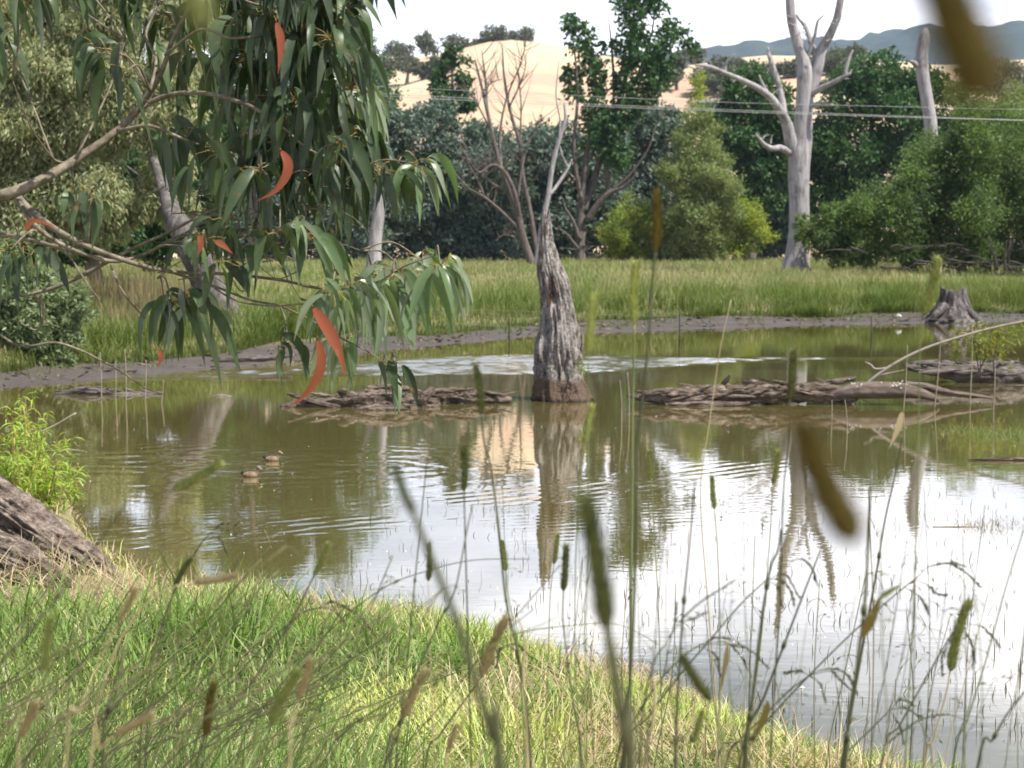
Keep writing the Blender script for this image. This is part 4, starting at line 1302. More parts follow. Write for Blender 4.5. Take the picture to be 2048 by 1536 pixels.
def slab(mb, pts, D, seed, amp=0.62, flat=1.0, k=36, m=26, freq=5.0):
    """a weathered piece of log: rough tube with deep lengthwise splits"""
    q = cat_rom(pxline(pts, D), m)
    n = len(q)
    tan = unit(np.gradient(q[:, :3], axis=0))
    a = unit(np.cross(tan, np.array([0.0, 0.15, 1.0]))); b = np.cross(tan, a)
    th = np.arange(k) / k * 2 * math.pi
    sl = np.cumsum(np.r_[0, np.linalg.norm(np.diff(q[:, :3], axis=0), axis=1)])
    nz = np.stack(np.broadcast_arrays(np.cos(th)[None, :] * 2.2, np.sin(th)[None, :] * 2.2, (sl * 2.6)[:, None]), -1)
    d = fbm(nz, 4, seed) * amp - np.abs(vnoise(nz * [2.2, 2.2, .6], seed + 4)) * amp * .7 + fbm(nz * [1, 1, freq], 3, seed + 9) * amp * .5
    rr = q[:, 3:4] * np.maximum(1 + d + amp * .25, 0.25)
    v = q[:, None, :3] + (a[:, None] * np.cos(th)[None, :, None] * flat + b[:, None] * np.sin(th)[None, :, None]) * rr[..., None]
    i = np.arange(n - 1)[:, None]; j = np.arange(k)[None, :]; j2 = (j + 1) % k
    f = np.stack(np.broadcast_arrays(i * k + j, i * k + j2, (i + 1) * k + j2, (i + 1) * k + j), -1).reshape(-1, 4)
    jj = np.arange(k)
    mb.addmulti(np.vstack([v.reshape(-1, 3), q[:1, :3], q[-1:, :3]]), [f, np.vstack([np.stack([np.full(k, n * k), (jj + 1) % k, jj], -1), np.stack([np.full(k, n * k + 1), (n - 1) * k + jj, (n - 1) * k + (jj + 1) % k], -1)])])


def shards(mb, line, D, n, seed, ln=(.10, .45)):
    """splinters and loose plates of wood lying along a log"""
    r = np.random.default_rng(seed)
    q = cat_rom(pxline(line, D), 10)
    tan = unit(np.gradient(q[:, :3], axis=0))
    for _ in range(n):
        k = r.integers(1, len(q) - 1)
        th = r.uniform(-.35, .9) * math.pi          # top and the side towards the camera
        off = np.array([0, -math.cos(th) * .95, math.sin(th)]) * q[k, 3] * r.uniform(.7, 1.0)
        c = q[k, :3] + off
        d = unit(tan[k] + r.normal(0, .18, 3) * [1, 1, .9])
        L = r.uniform(*ln)
        w = r.uniform(.008, .030)
        pts = cat_rom(np.array([c - d * L / 2, c + r.normal(0, .01, 3), c + d * L / 2 + [0, 0, r.uniform(-.02, .05)]]), 5)
        if pts[:, 2].max() < .01:
            continue
        tube(mb, pts, w * np.array([.35, .8, 1, 1, 1.05, 1, .95, .8, .6, .4, .12]), 7, .7, seed + k, 11.0, 0, r.choice([.4, .7, 1, 1.6, 2.4]))


def logs():
    D = 20.4
    mb = MB()
    slab(mb, [(548, 824, 5), (590, 815, 16), (640, 809, 24), (700, 806, 34), (760, 804, 40), (820, 806, 38), (862, 808, 24), (880, 812, 8)], D, 5)
    slab(mb, [(840, 800, 18, .5), (880, 796, 30, .5), (930, 797, 30, .5), (985, 799, 22, .5), (1024, 800, 9, .5)], D, 6)
    slab(mb, [(712, 824, 12, -.4), (745, 822, 22, -.4), (790, 820, 16, -.4), (815, 820, 6, -.4)], D, 7)
    slab(mb, [(840, 816, 12, -.1), (850, 796, 16, -.1), (861, 782, 12, -.1), (870, 770, 4, -.1)], D, 8)
    slab(mb, [(574, 787, 4), (600, 795, 8), (640, 806, 10), (680, 815, 8)], D - .1, 9)
    slab(mb, [(735, 776, 6, .2), (770, 774, 11, .2), (820, 778, 9, .2), (850, 785, 3, .2)], D, 10, flat=1.3)
    shards(mb, [(560, 818, 14), (640, 808, 26), (760, 803, 42), (862, 806, 30)], D, 34, 61, (.12, .8))
    shards(mb, [(850, 798, 26, .5), (930, 796, 32, .5), (1015, 799, 16, .5)], D, 24, 62, (.1, .6))
    slab(mb, [(870, 786, 6, .3), (915, 780, 8, .3), (950, 778, 3, .3)], D, 11)
    slab(mb, [(560, 822, 9, -.1), (576, 816, 14, -.1), (592, 810, 5, -.1)], D, 12)
    tag(mb.build('drift_log', m_log, loc=P(790, 815, D)), 'bleached broken log lying in the water left of the tall stump', 'log', 'logs lying in the pond')
    # right log: rotten half and smooth half
    D = 20.7
    t = thing('drift_log', 'long log lying in the water right of the tall stump, rotten at its left end', 'log', P(1580, 800, D), 'logs lying in the pond')
    mb = MB()
    slab(mb, [(1290, 800, 8), (1320, 797, 20), (1370, 796, 34), (1430, 794, 40), (1500, 790, 36), (1570, 788, 34), (1640, 790, 28), (1700, 796, 18), (1716, 798, 6)], D, 15, amp=.5)
    slab(mb, [(1460, 788, 6, .1), (1530, 780, 12, .1), (1600, 773, 13, .1), (1660, 766, 12, .1), (1704, 758, 8, .1), (1712, 756, 3, .1)], D, 16, amp=.4, flat=1.5)
    slab(mb, [(1292, 790, 6, -.1), (1320, 783, 9, -.1), (1355, 787, 5, -.1)], D, 17)
    slab(mb, [(1330, 812, 8, -.2), (1400, 810, 14, -.2), (1470, 808, 9, -.2), (1500, 806, 4, -.2)], D, 18)
    shards(mb, [(1300, 797, 18), (1430, 793, 40), (1570, 787, 36), (1700, 790, 22)], D, 85, 63, (.1, .9))
    mb.build('rotten_section', m_log, t)
    mb = MB()
    slab(mb, [(1660, 790, 14), (1690, 785, 26), (1715, 781, 32), (1760, 780, 34), (1800, 781, 31), (1835, 786, 23), (1862, 794, 15), (1878, 802, 7)], D - .05, 19, amp=.13)
    slab(mb, [(1810, 768, 14, .2), (1850, 774, 15, .2), (1900, 786, 12, .2), (1950, 792, 8, .2), (1985, 796, 4, .2)], D, 20, amp=.3)
    mb.build('smooth_section', m_log2, t)
    sb = MB()
    limb(sb, [(1447, 785, 11), (1446, 772, 9), (1450, 764, 10), (1456, 757, 8), (1460, 750, 4)], D, 8, .25)
    sb.build('branch_stub', m_twig, t)
    # pale droppings on the smooth half
    db = MB(); r = np.random.default_rng(2)
    for _ in range(26):
        px = r.choice([1712, 1765, 1795, 1800, 1785]) + r.normal(0, 9)
        c = P(px, 768 + r.normal(0, 4), D - .05 - .105)
        a = np.arange(7) / 7 * 2 * math.pi; rad = r.uniform(.003, .011)
        ring = c + np.stack([np.cos(a) * rad * 1.2, 0 * a - .004, np.sin(a) * rad], -1)
        db.addmulti(np.vstack([ring, c - [0, .012, 0]]), [np.stack([np.full(7, 7), np.arange(7), (np.arange(7) + 1) % 7], -1)])
    db.build('bird_droppings', mat_plain('chalky_white', (.62, .60, .56), (.78, .76, .72)), t)
    # dark log behind
    D = 24.2
    mb = MB()
    slab(mb, [(1815, 738, 5), (1850, 738, 18), (1900, 742, 30), (1960, 748, 42), (2030, 752, 48), (2100, 752, 46), (2180, 750, 36)], D, 25, amp=.4)
    slab(mb, [(1822, 736, 5, .1), (1880, 731, 9, .1), (1960, 727, 9, .1), (2040, 726, 6, .1)], D, 26, amp=.3)
    slab(mb, [(1836, 746, 5, -.3), (1870, 744, 10, -.3), (1905, 742, 4, -.3)], D, 27, amp=.3)
    slab(mb, [(1900, 776, 5, -.5), (1980, 775, 9, -.5), (2080, 774, 10, -.5)], D, 28, amp=.3)
    shards(mb, [(1825, 738, 14), (1900, 741, 32), (2030, 751, 50), (2150, 750, 46)], D, 60, 64, (.15, .8))
    tag(mb.build('drift_log', m_log3, loc=P(1990, 750, D)), 'dark thick log behind the long one, running out of the right edge', 'log', 'logs lying in the pond')
    D = 22.2
    mb = MB()
    slab(mb, [(112, 788, 4), (150, 788, 10), (195, 786, 16), (225, 788, 10)], D, 31)
    slab(mb, [(205, 790, 7), (260, 790, 13), (310, 793, 9), (345, 796, 3)], D, 32)
    slab(mb, [(140, 780, 4), (165, 777, 7), (200, 779, 4)], D, 33)
    shards(mb, [(120, 787, 8), (200, 785, 16), (330, 793, 9)], D, 26, 65, (.1, .4))
    tag(mb.build('drift_log', m_log3, loc=P(225, 790, D)), 'thin dark broken log in the water at the far left', 'log', 'logs lying in the pond')
    mb = MB()
    slab(mb, [(418, 794, 3), (440, 792, 7), (465, 795, 5), (478, 796, 2)], D - .3, 34)
    tag(mb.build('drift_log', m_log3, loc=P(447, 794, D)), 'tiny dark piece of wood afloat right of the thin left log', 'log', 'logs lying in the pond')
    D = 27.2
    mb = MB()
    slab(mb, [(430, 722, 4), (480, 719, 10), (540, 716, 9), (585, 712, 4)], D, 35)
    tag(mb.build('drift_log', m_log3, loc=P(505, 719, D)), 'dark log on the water edge under the leaning gum', 'log', 'logs lying in the pond')
    D = float(WD(921))
    mb = MB()
    slab(mb, [(1935, 919, 2), (1985, 918, 6), (2040, 917, 7), (2110, 918, 4)], D, 36)
    tag(mb.build('drift_log', m_log, loc=P(2030, 918, D)), 'thin grey stick afloat near the right edge below the grass mat', 'log', 'logs lying in the pond')
    # arching bare branch
    D = 20.9
    mb = MB()
    limb(mb, [(1700, 812, 7), (1716, 786, 7), (1745, 758, 6.6), (1790, 727, 6.4), (1850, 697, 6), (1920, 674, 5.6), (1985, 656, 5.2), (2060, 641, 5), (2140, 630, 3)], D, 8, .08, 0, 5)
    limb(mb, [(1776, 736, 4), (1750, 738, 5), (1742, 730, 4), (1730, 724, 2)], D, 5, .1)
    limb(mb, [(1752, 752, 4), (1790, 744, 3), (1808, 740, 1.5)], D, 5, .1)
    tag(mb.build('arching_branch', mat_bark('pale_branch_bark', (.13, .11, .09), (.26, .23, .20), None, (12, 12, 12), .3, .01), loc=P(1700, 800, D)), 'long pale bare branch arching up from the right log to the frame edge', 'branch')


logs()


# ------------------------------------------------------------------ small plants, reeds and birds on the pond
def seedling():
    D = 23.0; r = np.random.default_rng(6)
    t = thing('willow_seedling', 'small yellow-green seedling hanging over the dark right log', 'plant', P(1960, 745, D))
    mb = MB()
    B = pblobs(D, [(1945, 668, 40, 22), (1960, 700, 48, 26), (1985, 690, 40, 40), (2020, 670, 30, 26), (1925, 690, 22, 22)], 1)
    crown(mb, B, 700, .10, .026, .5, .35, 10, .2, r)
    mb.build('leaves', mat_leaf('seedling_leaf', [(.12, .17, .03), (.20, .24, .05), (.22, .15, .05)], .4), t, smooth=False)
    sb = MB()
    for a in ((1938, 640), (1955, 655), (1985, 650), (2015, 655)):
        limb(sb, [(1965 + r.normal(0, 14), 752, 3), ((a[0] + 1965) / 2, 705, 2.5), (a[0], a[1], 1)], D, 5)
    sb.build('stems', m_stem, t)


seedling()


def reed(name, label, pts, D, w, mat, group):
    """thin standing stalk, foot in the water"""
    mb = MB()
    q = [(a, b, c) for a, b, c in pts]
    limb(mb, q, D, 5, .05)
    b = P(pts[-1][0], pts[-1][1], D)
    return tag(mb.build(name, mat, loc=b), label, 'reed', group)


m_reed = mat_plain('pale_dead_reed', (.20, .165, .11), (.32, .28, .20), 6)
REEDS = [(200, 705, 203, 'pale dead reed, leftmost of the row in front of the left log', 798), (231, 722, 231, 'short pale dead reed, second in the left row', 800), (250, 698, 252, 'tall pale dead reed, third and boldest in the left row', 802), (292, 720, 290, 'thin pale dead reed, fourth in the left row', 800), (327, 760, 322, 'slanting pale dead reed, rightmost of the left row', 806)]
for a, ty, b, lab, by in REEDS:
    D = float(WD(by))
    reed('dead_reed', lab, [(a, ty, 1.4), ((a + b) / 2 + 1, (ty + by) / 2, 2.4), (b, by + 8, 3)], D, 3, m_reed, 'pale dead reeds standing in the pond')
REEDS2 = [(1018, 655, 1019, 690, 'dark stake left of the tall stump carrying the fence wires'), (1359, 640, 1358, 706, 'dark stake right of the tall stump carrying the fence wires')]
REEDS3 = [(1945, 652, 1939, 812, 'tallest pale reed in front of the dark right log'), (1882, 672, 1868, 818, 'pale reed left of the tallest one by the dark right log'), (1815, 690, 1806, 822, 'faint pale reed over the smooth end of the right log'), (1990, 720, 1986, 820, 'pale reed right of the tallest one by the dark right log'), (1664, 800, 1660, 880, 'short pale reed below the middle of the right log'), (1690, 800, 1694, 870, 'short pale reed, right neighbour of the one below the right log'), (1240, 760, 1243, 842, 'thin pale reed just right of the tall stump'), (1255, 745, 1258, 834, 'second thin pale reed right of the tall stump')]
for a, ty, b, by, lab in REEDS3:
    reed('dead_reed', lab, [(a, ty, 1.2), ((a + b) / 2 + 1.5, (ty + by) / 2, 2.2), (b, by + 8, 2.8)], float(WD(by)), 3, m_reed, 'pale dead reeds standing in the pond')


m_fwire = mat_plain('rusty_fence_wire', (.12, .11, .10), (.22, .21, .20), 3, .5, .4)


def fence():
    D = 33.0
    t = thing('wire_fence', 'old sagging wire fence crossing the pond behind the tall stump', 'fence', P(1180, 697, D))
    for i, ys in enumerate(([(400, 590), (700, 606), (900, 618), (1080, 624), (1300, 632), (1420, 634), (1740, 637), (2100, 640)], [(400, 606), (700, 620), (900, 632), (1080, 638), (1300, 642), (1420, 644), (1740, 647)], [(400, 622), (700, 638), (900, 648), (1080, 654), (1300, 657)])):
        q = cat_rom(np.array([P(a, b, D) for a, b in ys]), 6)
        mb = MB(); tube(mb, q, 0.0032, 4); mb.build('wire', m_fwire, t)
    for a, ty, b, by, lab in REEDS2:
        mb = MB(); limb(mb, [(a, ty - 22, 2), (a, (ty + by) / 2, 3), (b, by + 12, 3)], D, 6); mb.build('stake', m_twig, t)
    mb = MB(); limb(mb, [(1743, 632, 2), (1742, 705, 3)], D, 6); mb.build('stake', m_twig, t)


fence()


def bird(px, py, lab, flip=1):
    K = .64
    D = float(WD(py + 6)); b = P(px, py + 6, D); b[2] = 0
    t = thing('water_bird', lab, 'bird', b, 'small brown water birds swimming')
    mb = MB()
    sp = np.array([[-.125, 0, .055, .004], [-.11, 0, .045, .022], [-.075, 0, .028, .045], [-.02, 0, .022, .058], [.035, 0, .03, .052], [.065, .0, .055, .032], [.078, 0, .085, .021], [.086, 0, .112, .021], [.098, 0, .128, .026], [.112, 0, .128, .022], [.124, 0, .122, .010]])
    sp = cat_rom(sp * K, 5); sp[:, 0] *= flip
    tube(mb, sp[:, :3] + b, np.maximum(sp[:, 3], .003), 14, 0)
    mb.build('body', mat_plain('brown_plumage', (.11, .075, .045), (.26, .19, .125), 26), t)
    mb = MB(); tube(mb, K * np.array([[.118 * flip, 0, .122], [.136 * flip, 0, .118], [.150 * flip, 0, .114]]) + b, [.006, .004, .001], 8); mb.build('bill', mat_plain('pale_bill', (.5, .42, .3), (.6, .5, .36)), t)
    mb = MB(); sp2 = cat_rom(K * np.array([[-.09, 0, .06, .012], [-.115, 0, .062, .030], [-.135, 0, .062, .026], [-.15, 0, .066, .008]]), 4); sp2[:, 0] *= flip
    tube(mb, sp2[:, :3] + b, sp2[:, 3], 10); mb.build('tail', mat_plain('dark_tail', (.015, .012, .010), (.035, .03, .025)), t)
    mb = MB()
    for sd in (-1, 1):
        tube(mb, K * np.array([[.104 * flip, sd * .0235, .132], [.107 * flip, sd * .0235, .132]]) + b, [.003, .002], 6)
    mb.build('eyes', m_twig, t)


bird(503, 948, 'nearer of two small brown water birds, lower left in the ripples')
bird(546, 916, 'farther of two small brown water birds, upper right in the ripples')

# floating grass mat, twig mat and stray sprigs
r8 = np.random.default_rng(88)
mb = MB()
n = 1300
c = P(1995, 868, float(WD(868))); c[2] = 0
q = c + r8.normal(size=(n, 3)) * [.30, .38, 0]
blades(mb, q, r8.uniform(.02, .09, n), r8.uniform(.004, .008, n), r8.uniform(.2, 1.1, n), r8.uniform(.1, .5, n), r=r8)
mb_o = mb.build('floating_grass', mat_grass('floating_grass', [(.10, .15, .04), (.17, .21, .07), (.24, .23, .12)], (.13, .17, .05), 2.0), smooth=False)
stuff(mb_o)

mb = MB()
n = 260
px = r8.normal(1975, 36, n); py = r8.normal(1052, 9, n)
D = WD(py); b = P(px, py, D); b[:, 2] = 0
blades(mb, b, r8.uniform(.02, .09, n), .004, r8.uniform(.3, 1.3, n), r8.uniform(.2, .9, n), r=r8)
limb(mb, [(1865, 1053, 1.5), (1920, 1053, 2), (2035, 1056, 1.5)], float(WD(1054)), 4)
stuff(mb.build('floating_twigs', m_reed, smooth=False))

# short bent water-weed stems poking out of the near water (uncountable)
mb = MB()
n = 1500
px = r8.uniform(560, 2200, n); py = 965 + 520 * r8.random(n) ** 0.9
keep = py < np.interp(px, [560, 850, 1150, 1420, 1600, 2300], [1225, 1262, 1310, 1400, 1490, 1540])
px, py = px[keep], py[keep]
D = WD(py); b = P(px, py, D); b[:, 2] = -.01
n = len(px)
blades(mb, b, r8.uniform(.025, .10, n) * r8.choice([.6, 1, 1.2], n), r8.uniform(.003, .006, n), r8.uniform(0, .5, n), r8.normal(0, .5, n), r=r8)
stuff(mb.build('water_weed', mat_plain('dark_weed', (.03, .035, .02), (.07, .075, .045)), smooth=False))

# pale seed fluff and bubbles drifting on the surface
mb = MB()
n = 260
px = r8.uniform(150, 2150, n); py = 830 + 560 * r8.random(n) ** 1.3
keep = py < np.interp(px, [150, 560, 850, 1150, 1420, 1600, 2300], [1020, 1215, 1255, 1300, 1390, 1480, 1530])
px, py = px[keep], py[keep]
D = WD(py); b = P(px, py, D); b[:, 2] = .002
rad = r8.uniform(.002, .005, len(px)) * np.where(r8.random(len(px)) < .05, 2.2, 1)
a = np.arange(6) / 6 * 2 * math.pi
ring = b[:, None, :] + np.stack([np.cos(a)[None, :] * rad[:, None], np.sin(a)[None, :] * rad[:, None], np.zeros((len(px), 6))], -1)
top = b + np.stack([0 * rad, 0 * rad, rad * .9], -1)
v = np.concatenate([ring, top[:, None, :]], 1)
o = np.arange(len(px))[:, None, None] * 7
f = o + np.stack([np.arange(6), (np.arange(6) + 1) % 6, np.full(6, 6)], -1)[None]
mb.add(v.reshape(-1, 3), f.reshape(-1, 3))
stuff(mb.build('drifting_fluff', mat_plain('white_fluff', (.6, .58, .52), (.8, .78, .74)), smooth=True))

# pale stone on the far mud
c = P(1797, 634, 43.6)
mb = MB(); tube(mb, c + np.array([[-.09, 0, -.02], [-.07, 0, 0], [0, 0, .03], [.06, 0, .01], [.08, 0, -.02]]), [.01, .04, .06, .04, .01], 9, .2)
tag(mb.build('pale_stone', mat_plain('pale_stone', (.32, .32, .31), (.45, .45, .44)), loc=c), 'small white lump on the mud left of the low stump', 'stone')

# ------------------------------------------------------------------ hanging gum branch in the upper left
m_gumtwig = mat_bark('gum_twig_bark', (.075, .062, .045), (.155, .13, .095), (.26, .23, .175), (40, 40, 40), .4, .004, rough=.7)
m_redtwig = mat_plain('red_twig', (.26, .13, .07), (.42, .24, .12), 30)
m_petiole = mat_plain('yellow_petiole', (.20, .14, .045), (.34, .26, .08), 20, .5)


def mat_gumleaf(name, cols, trans=.18, rough=.44, spec=.32, blotch=.35):
    t = NT(name)
    g = t.n('ShaderNodeNewGeometry')
    st = [(i / (len(cols) - 1), c) for i, c in enumerate(cols)]
    c = t.ramp(g.outputs['Random Per Island'], st)
    nz = t.noise(t.pos(), 60, 3)
    c = t.mix(t.math('MULTIPLY', nz, blotch), c, (.16, .17, .10) if blotch < .5 else (.17, .075, .03))
    sp = t.math('MULTIPLY_ADD', t.noise(t.pos(), 38, 4, .7), 9.0, -5.5, clamp=True)
    c = t.mix(sp, c, (.20, .11, .045))
    p = t.bsdf(c, rough, spec)
    tr = t.n('ShaderNodeBsdfTranslucent')
    t.l(t.mix(1.0, c, (1.9, 2.1, .9), 'MULTIPLY'), tr.inputs['Color'])
    mx = t.n('ShaderNodeMixShader'); mx.inputs[0].default_value = trans
    t.l(p, mx.inputs[1]); t.l(tr.outputs[0], mx.inputs[2])
    return t.done(mx.outputs[0])


m_gl = mat_gumleaf('gum_leaf', [(.007, .024, .009), (.012, .036, .012), (.020, .052, .016), (.042, .084, .026), (.024, .050, .034), (.009, .027, .013)])
m_gl_b = mat_gumleaf('sunlit_gum_leaf', [(.05, .11, .03), (.10, .17, .07), (.20, .25, .16), (.15, .19, .13), (.035, .07, .025)], .3, .33, .6)  # paler, glossier copy of gum_leaf; sunlight on the lit sprays put into the colour
m_gl_r = mat_gumleaf('red_gum_leaf', [(.20, .026, .018), (.25, .042, .022), (.26, .075, .028)], .15, blotch=.8)


def leaf_strip(mb, curve, width, normal_hint, fold=0.25, m=12):
    """long curved gum leaf with a folded midrib; curve (n,3)"""
    c = cat_rom(curve, max(2, m // max(len(curve) - 1, 1)))
    n = len(c)
    t = np.linspace(0, 1, n)
    tan = unit(np.gradient(c, axis=0))
    side = unit(np.cross(tan, normal_hint))
    nor = np.cross(side, tan)
    w = width / 2 * np.clip(np.sin(math.pi * np.clip(t * 0.97 + 0.03, 0, 1) ** 0.66) ** 1.05, 0.03, 1)
    l = c - side * w[:, None] + nor * (w * fold)[:, None]
    rr = c + side * w[:, None] + nor * (w * fold)[:, None]
    v = np.stack([l, c, rr], 1).reshape(-1, 3)
    i = np.arange(n - 1)[:, None] * 3
    f = np.concatenate([i + np.array([[0, 1, 4, 3]]), i + np.array([[1, 2, 5, 4]])])
    mb.add(v, f)


GD = 3.4


def gum_branch():
    r = np.random.default_rng(17)
    t = thing('gum_branch', 'low branches of a gum tree with long hanging leaves across the upper left', 'branch', P(-80, 400, GD))
    wb = MB()
    Ls = [
        [(-160, 402, 36), (-80, 400, 36), (0, 392, 34), (50, 375, 30), (100, 350, 27), (150, 320, 25), (220, 272, 21), (270, 225, 18), (320, 150, 14), (345, 80, 12), (380, 10, 10), (410, -70, 8), (440, -160, 6)],
        [(262, 232, 15), (300, 205, 14), (350, 188, 13), (420, 188, 12), (500, 212, 11), (560, 250, 8), (620, 300, 6), (700, 330, 3)],
        [(30, 385, 20), (48, 408, 20), (80, 437, 19), (130, 470, 17), (200, 503, 15), (290, 533, 12), (360, 545, 10), (450, 548, 9), (560, 560, 8), (630, 575, 8), (700, 578, 7), (760, 562, 6), (810, 532, 5), (870, 510, 3)],
        [(30, 388, 14), (65, 445, 13), (120, 487, 12), (190, 515, 11), (240, 522, 10), (300, 503, 9), (360, 472, 8), (430, 472, 7), (520, 470, 6), (580, 466, 5), (640, 470, 3)],
        [(-60, 465, 15), (0, 470, 14), (40, 476, 13), (110, 492, 12), (180, 512, 10), (230, 520, 9)],
        [(-30, 655, 8), (0, 670, 7), (30, 688, 7), (60, 692, 6), (110, 685, 6), (160, 700, 6), (210, 725, 5), (245, 745, 5), (290, 775, 3), (330, 790, 2)],
        [(40, 592, 8), (70, 586, 10), (100, 578, 11), (150, 558, 12), (215, 524, 11), (270, 495, 9), (330, 468, 8), (400, 432, 7), (470, 400, 4)],
        [(340, 543, 8), (430, 573, 7), (500, 600, 6), (560, 612, 6), (620, 640, 5), (680, 675, 5), (730, 700, 4), (770, 725, 3), (790, 732, 2)],
        [(560, 612, 5), (570, 640, 5), (572, 684, 3)],
        [(420, 570, 6), (470, 600, 5), (540, 612, 5), (600, 608, 4), (632, 612, 3)],
        [(222, 532, 6), (232, 560, 6), (250, 590, 5), (268, 612, 5), (290, 637, 3)],
        [(228, 540, 5), (238, 575, 4), (240, 598, 2)],
        [(70, 590, 7), (80, 612, 5), (84, 640, 4), (120, 655, 2)],
        [(235, 262, 12), (300, 252, 9), (360, 275, 8), (400, 290, 7), (450, 300, 5), (520, 335, 3)],
        [(140, 327, 7), (110, 320, 6), (85, 290, 5), (60, 250, 4), (25, 160, 2)],
        [(300, 182, 9), (312, 120, 8), (292, 70, 7), (310, 20, 6), (325, -50, 4)],
        [(330, 110, 8), (400, 60, 8), (460, 76, 7), (520, 70, 6), (580, 52, 5), (640, 42, 4), (690, 50, 2)],
        [(490, 208, 7), (560, 190, 6), (620, 172, 5), (680, 160, 4), (725, 176, 2)],
        [(560, 250, 6), (640, 268, 6), (700, 298, 5), (760, 320, 5), (810, 338, 4), (836, 326, 2)],
        [(120, 480, 9), (170, 560, 3, -.3), (200, 600, 2, -.4)],
        [(150, 318, 8), (165, 290, 7), (190, 240, 6), (230, 150, 4), (250, 80, 3)],
        [(395, -60, 9), (450, -20, 8), (520, 10, 7), (600, 0, 5), (660, -20, 3)],
        [(300, 505, 8), (330, 490, 6), (400, 500, 5), (470, 520, 4), (530, 515, 2)],
        [(360, 472, 6), (420, 440, 5), (480, 440, 4), (540, 430, 2)],
        [(80, 592, 7), (88, 620, 6), (75, 660, 5), (30, 640, 4)],
        [(425, -120, 12), (520, -240, 11), (650, -330, 10), (800, -400, 9), (950, -430, 7), (1100, -480, 4)],  # unseen limbs from here on, added to carry the shading sprays
        [(650, -330, 8), (760, -330, 6), (880, -320, 5), (1000, -330, 3)],
        [(800, -400, 7), (860, -500, 6), (960, -550, 5), (1050, -560, 3)],
    ]
    # fine leafless side twigs
    for _ in range(46):
        a_ = (r.uniform(330, 640), r.uniform(330, 560)); L_ = r.uniform(50, 150); sg = r.choice([-1, 1, 1])
        Ls.append([(a_[0], a_[1], 4), (a_[0] + sg * L_ * .5, a_[1] + r.normal(0, 14), 3), (a_[0] + sg * L_, a_[1] + r.normal(4, 26), 1.4)])
    nodes = []
    for i, l in enumerate(Ls):
        ph = r.uniform(-.25, .35)
        l2 = [(a[0], a[1], a[2] * .74, (a[3] if len(a) > 3 else 0) + ph * math.sin(j * .7 + i) * .5) for j, a in enumerate(l)]
        q = cat_rom(pxline(l2, GD), 6)
        tube(wb, q[:, :3], np.maximum(q[:, 3], .0008), 9, .07, i, 14.0)
        nodes.append(q)
    pet = MB()
    wb2 = wb

    def spray(px, py, n, ln, tone, part, dx=0.0, spread=30, dd=0.0, up=.0):
        """a bunch of leaves hanging from a short twig that ends at px, py"""
        mbs = MB()
        D = GD + dd + r.uniform(-.25, .35)
        tip = P(px, py, D)
        allq = np.vstack([q for q in nodes])
        near = allq[np.argmin(np.linalg.norm(allq[:, :3] - tip, axis=1)), :3]
        if np.linalg.norm(near - tip) < .5:
            mid = (near + tip) / 2 + np.array([0, 0, .03])
            qq = cat_rom(np.array([near, mid, tip]), 4)
            tube(wb2, qq, np.linspace(.0026, .0014, len(qq)), 5)
        for k in range(int(n * (2.1 if tone else (1.6 if py < 330 and px > 480 else 1.3)))):
            s = 1 / PXM(D)
            p0 = tip + r.normal(size=3) * np.array([spread * .55, spread * .7, spread * .42]) * s
            L = ln * r.choice([.5, .8, .95, 1]) * r.uniform(.72, 1.1) * s
            d0 = unit(np.array([r.normal(dx, .55), r.normal(0, .45), r.normal(.05 + up, .35)]))
            down = unit(np.array([r.normal(dx * .25, .16), r.normal(0, .14), -1.0]))
            pts = [p0]
            d = d0
            pl = L * .10
            for j in range(7):
                d = unit(d * .55 + down * .45) if j else d0
                pts.append(pts[-1] + d * (pl if j == 0 else L / 6))
            pts = np.array(pts)
            tube(pet, np.vstack([tip + (p0 - tip) * .2, (tip + p0) / 2 + [0, 0, .004], pts[0], pts[1]]), [.0009, .0008, .0007, .0007], 4)
            az = r.uniform(0, 2 * math.pi)
            hint = np.array([math.cos(az), -abs(math.sin(az)) - .3, .25])
            leaf_strip(mbs, pts[1:], r.uniform(.015, .030) * (L / .17) ** .4 * (.86 if tone else 1), hint, r.uniform(.05, .45))
        mbs.build(part, m_gl_b if tone else m_gl, t)

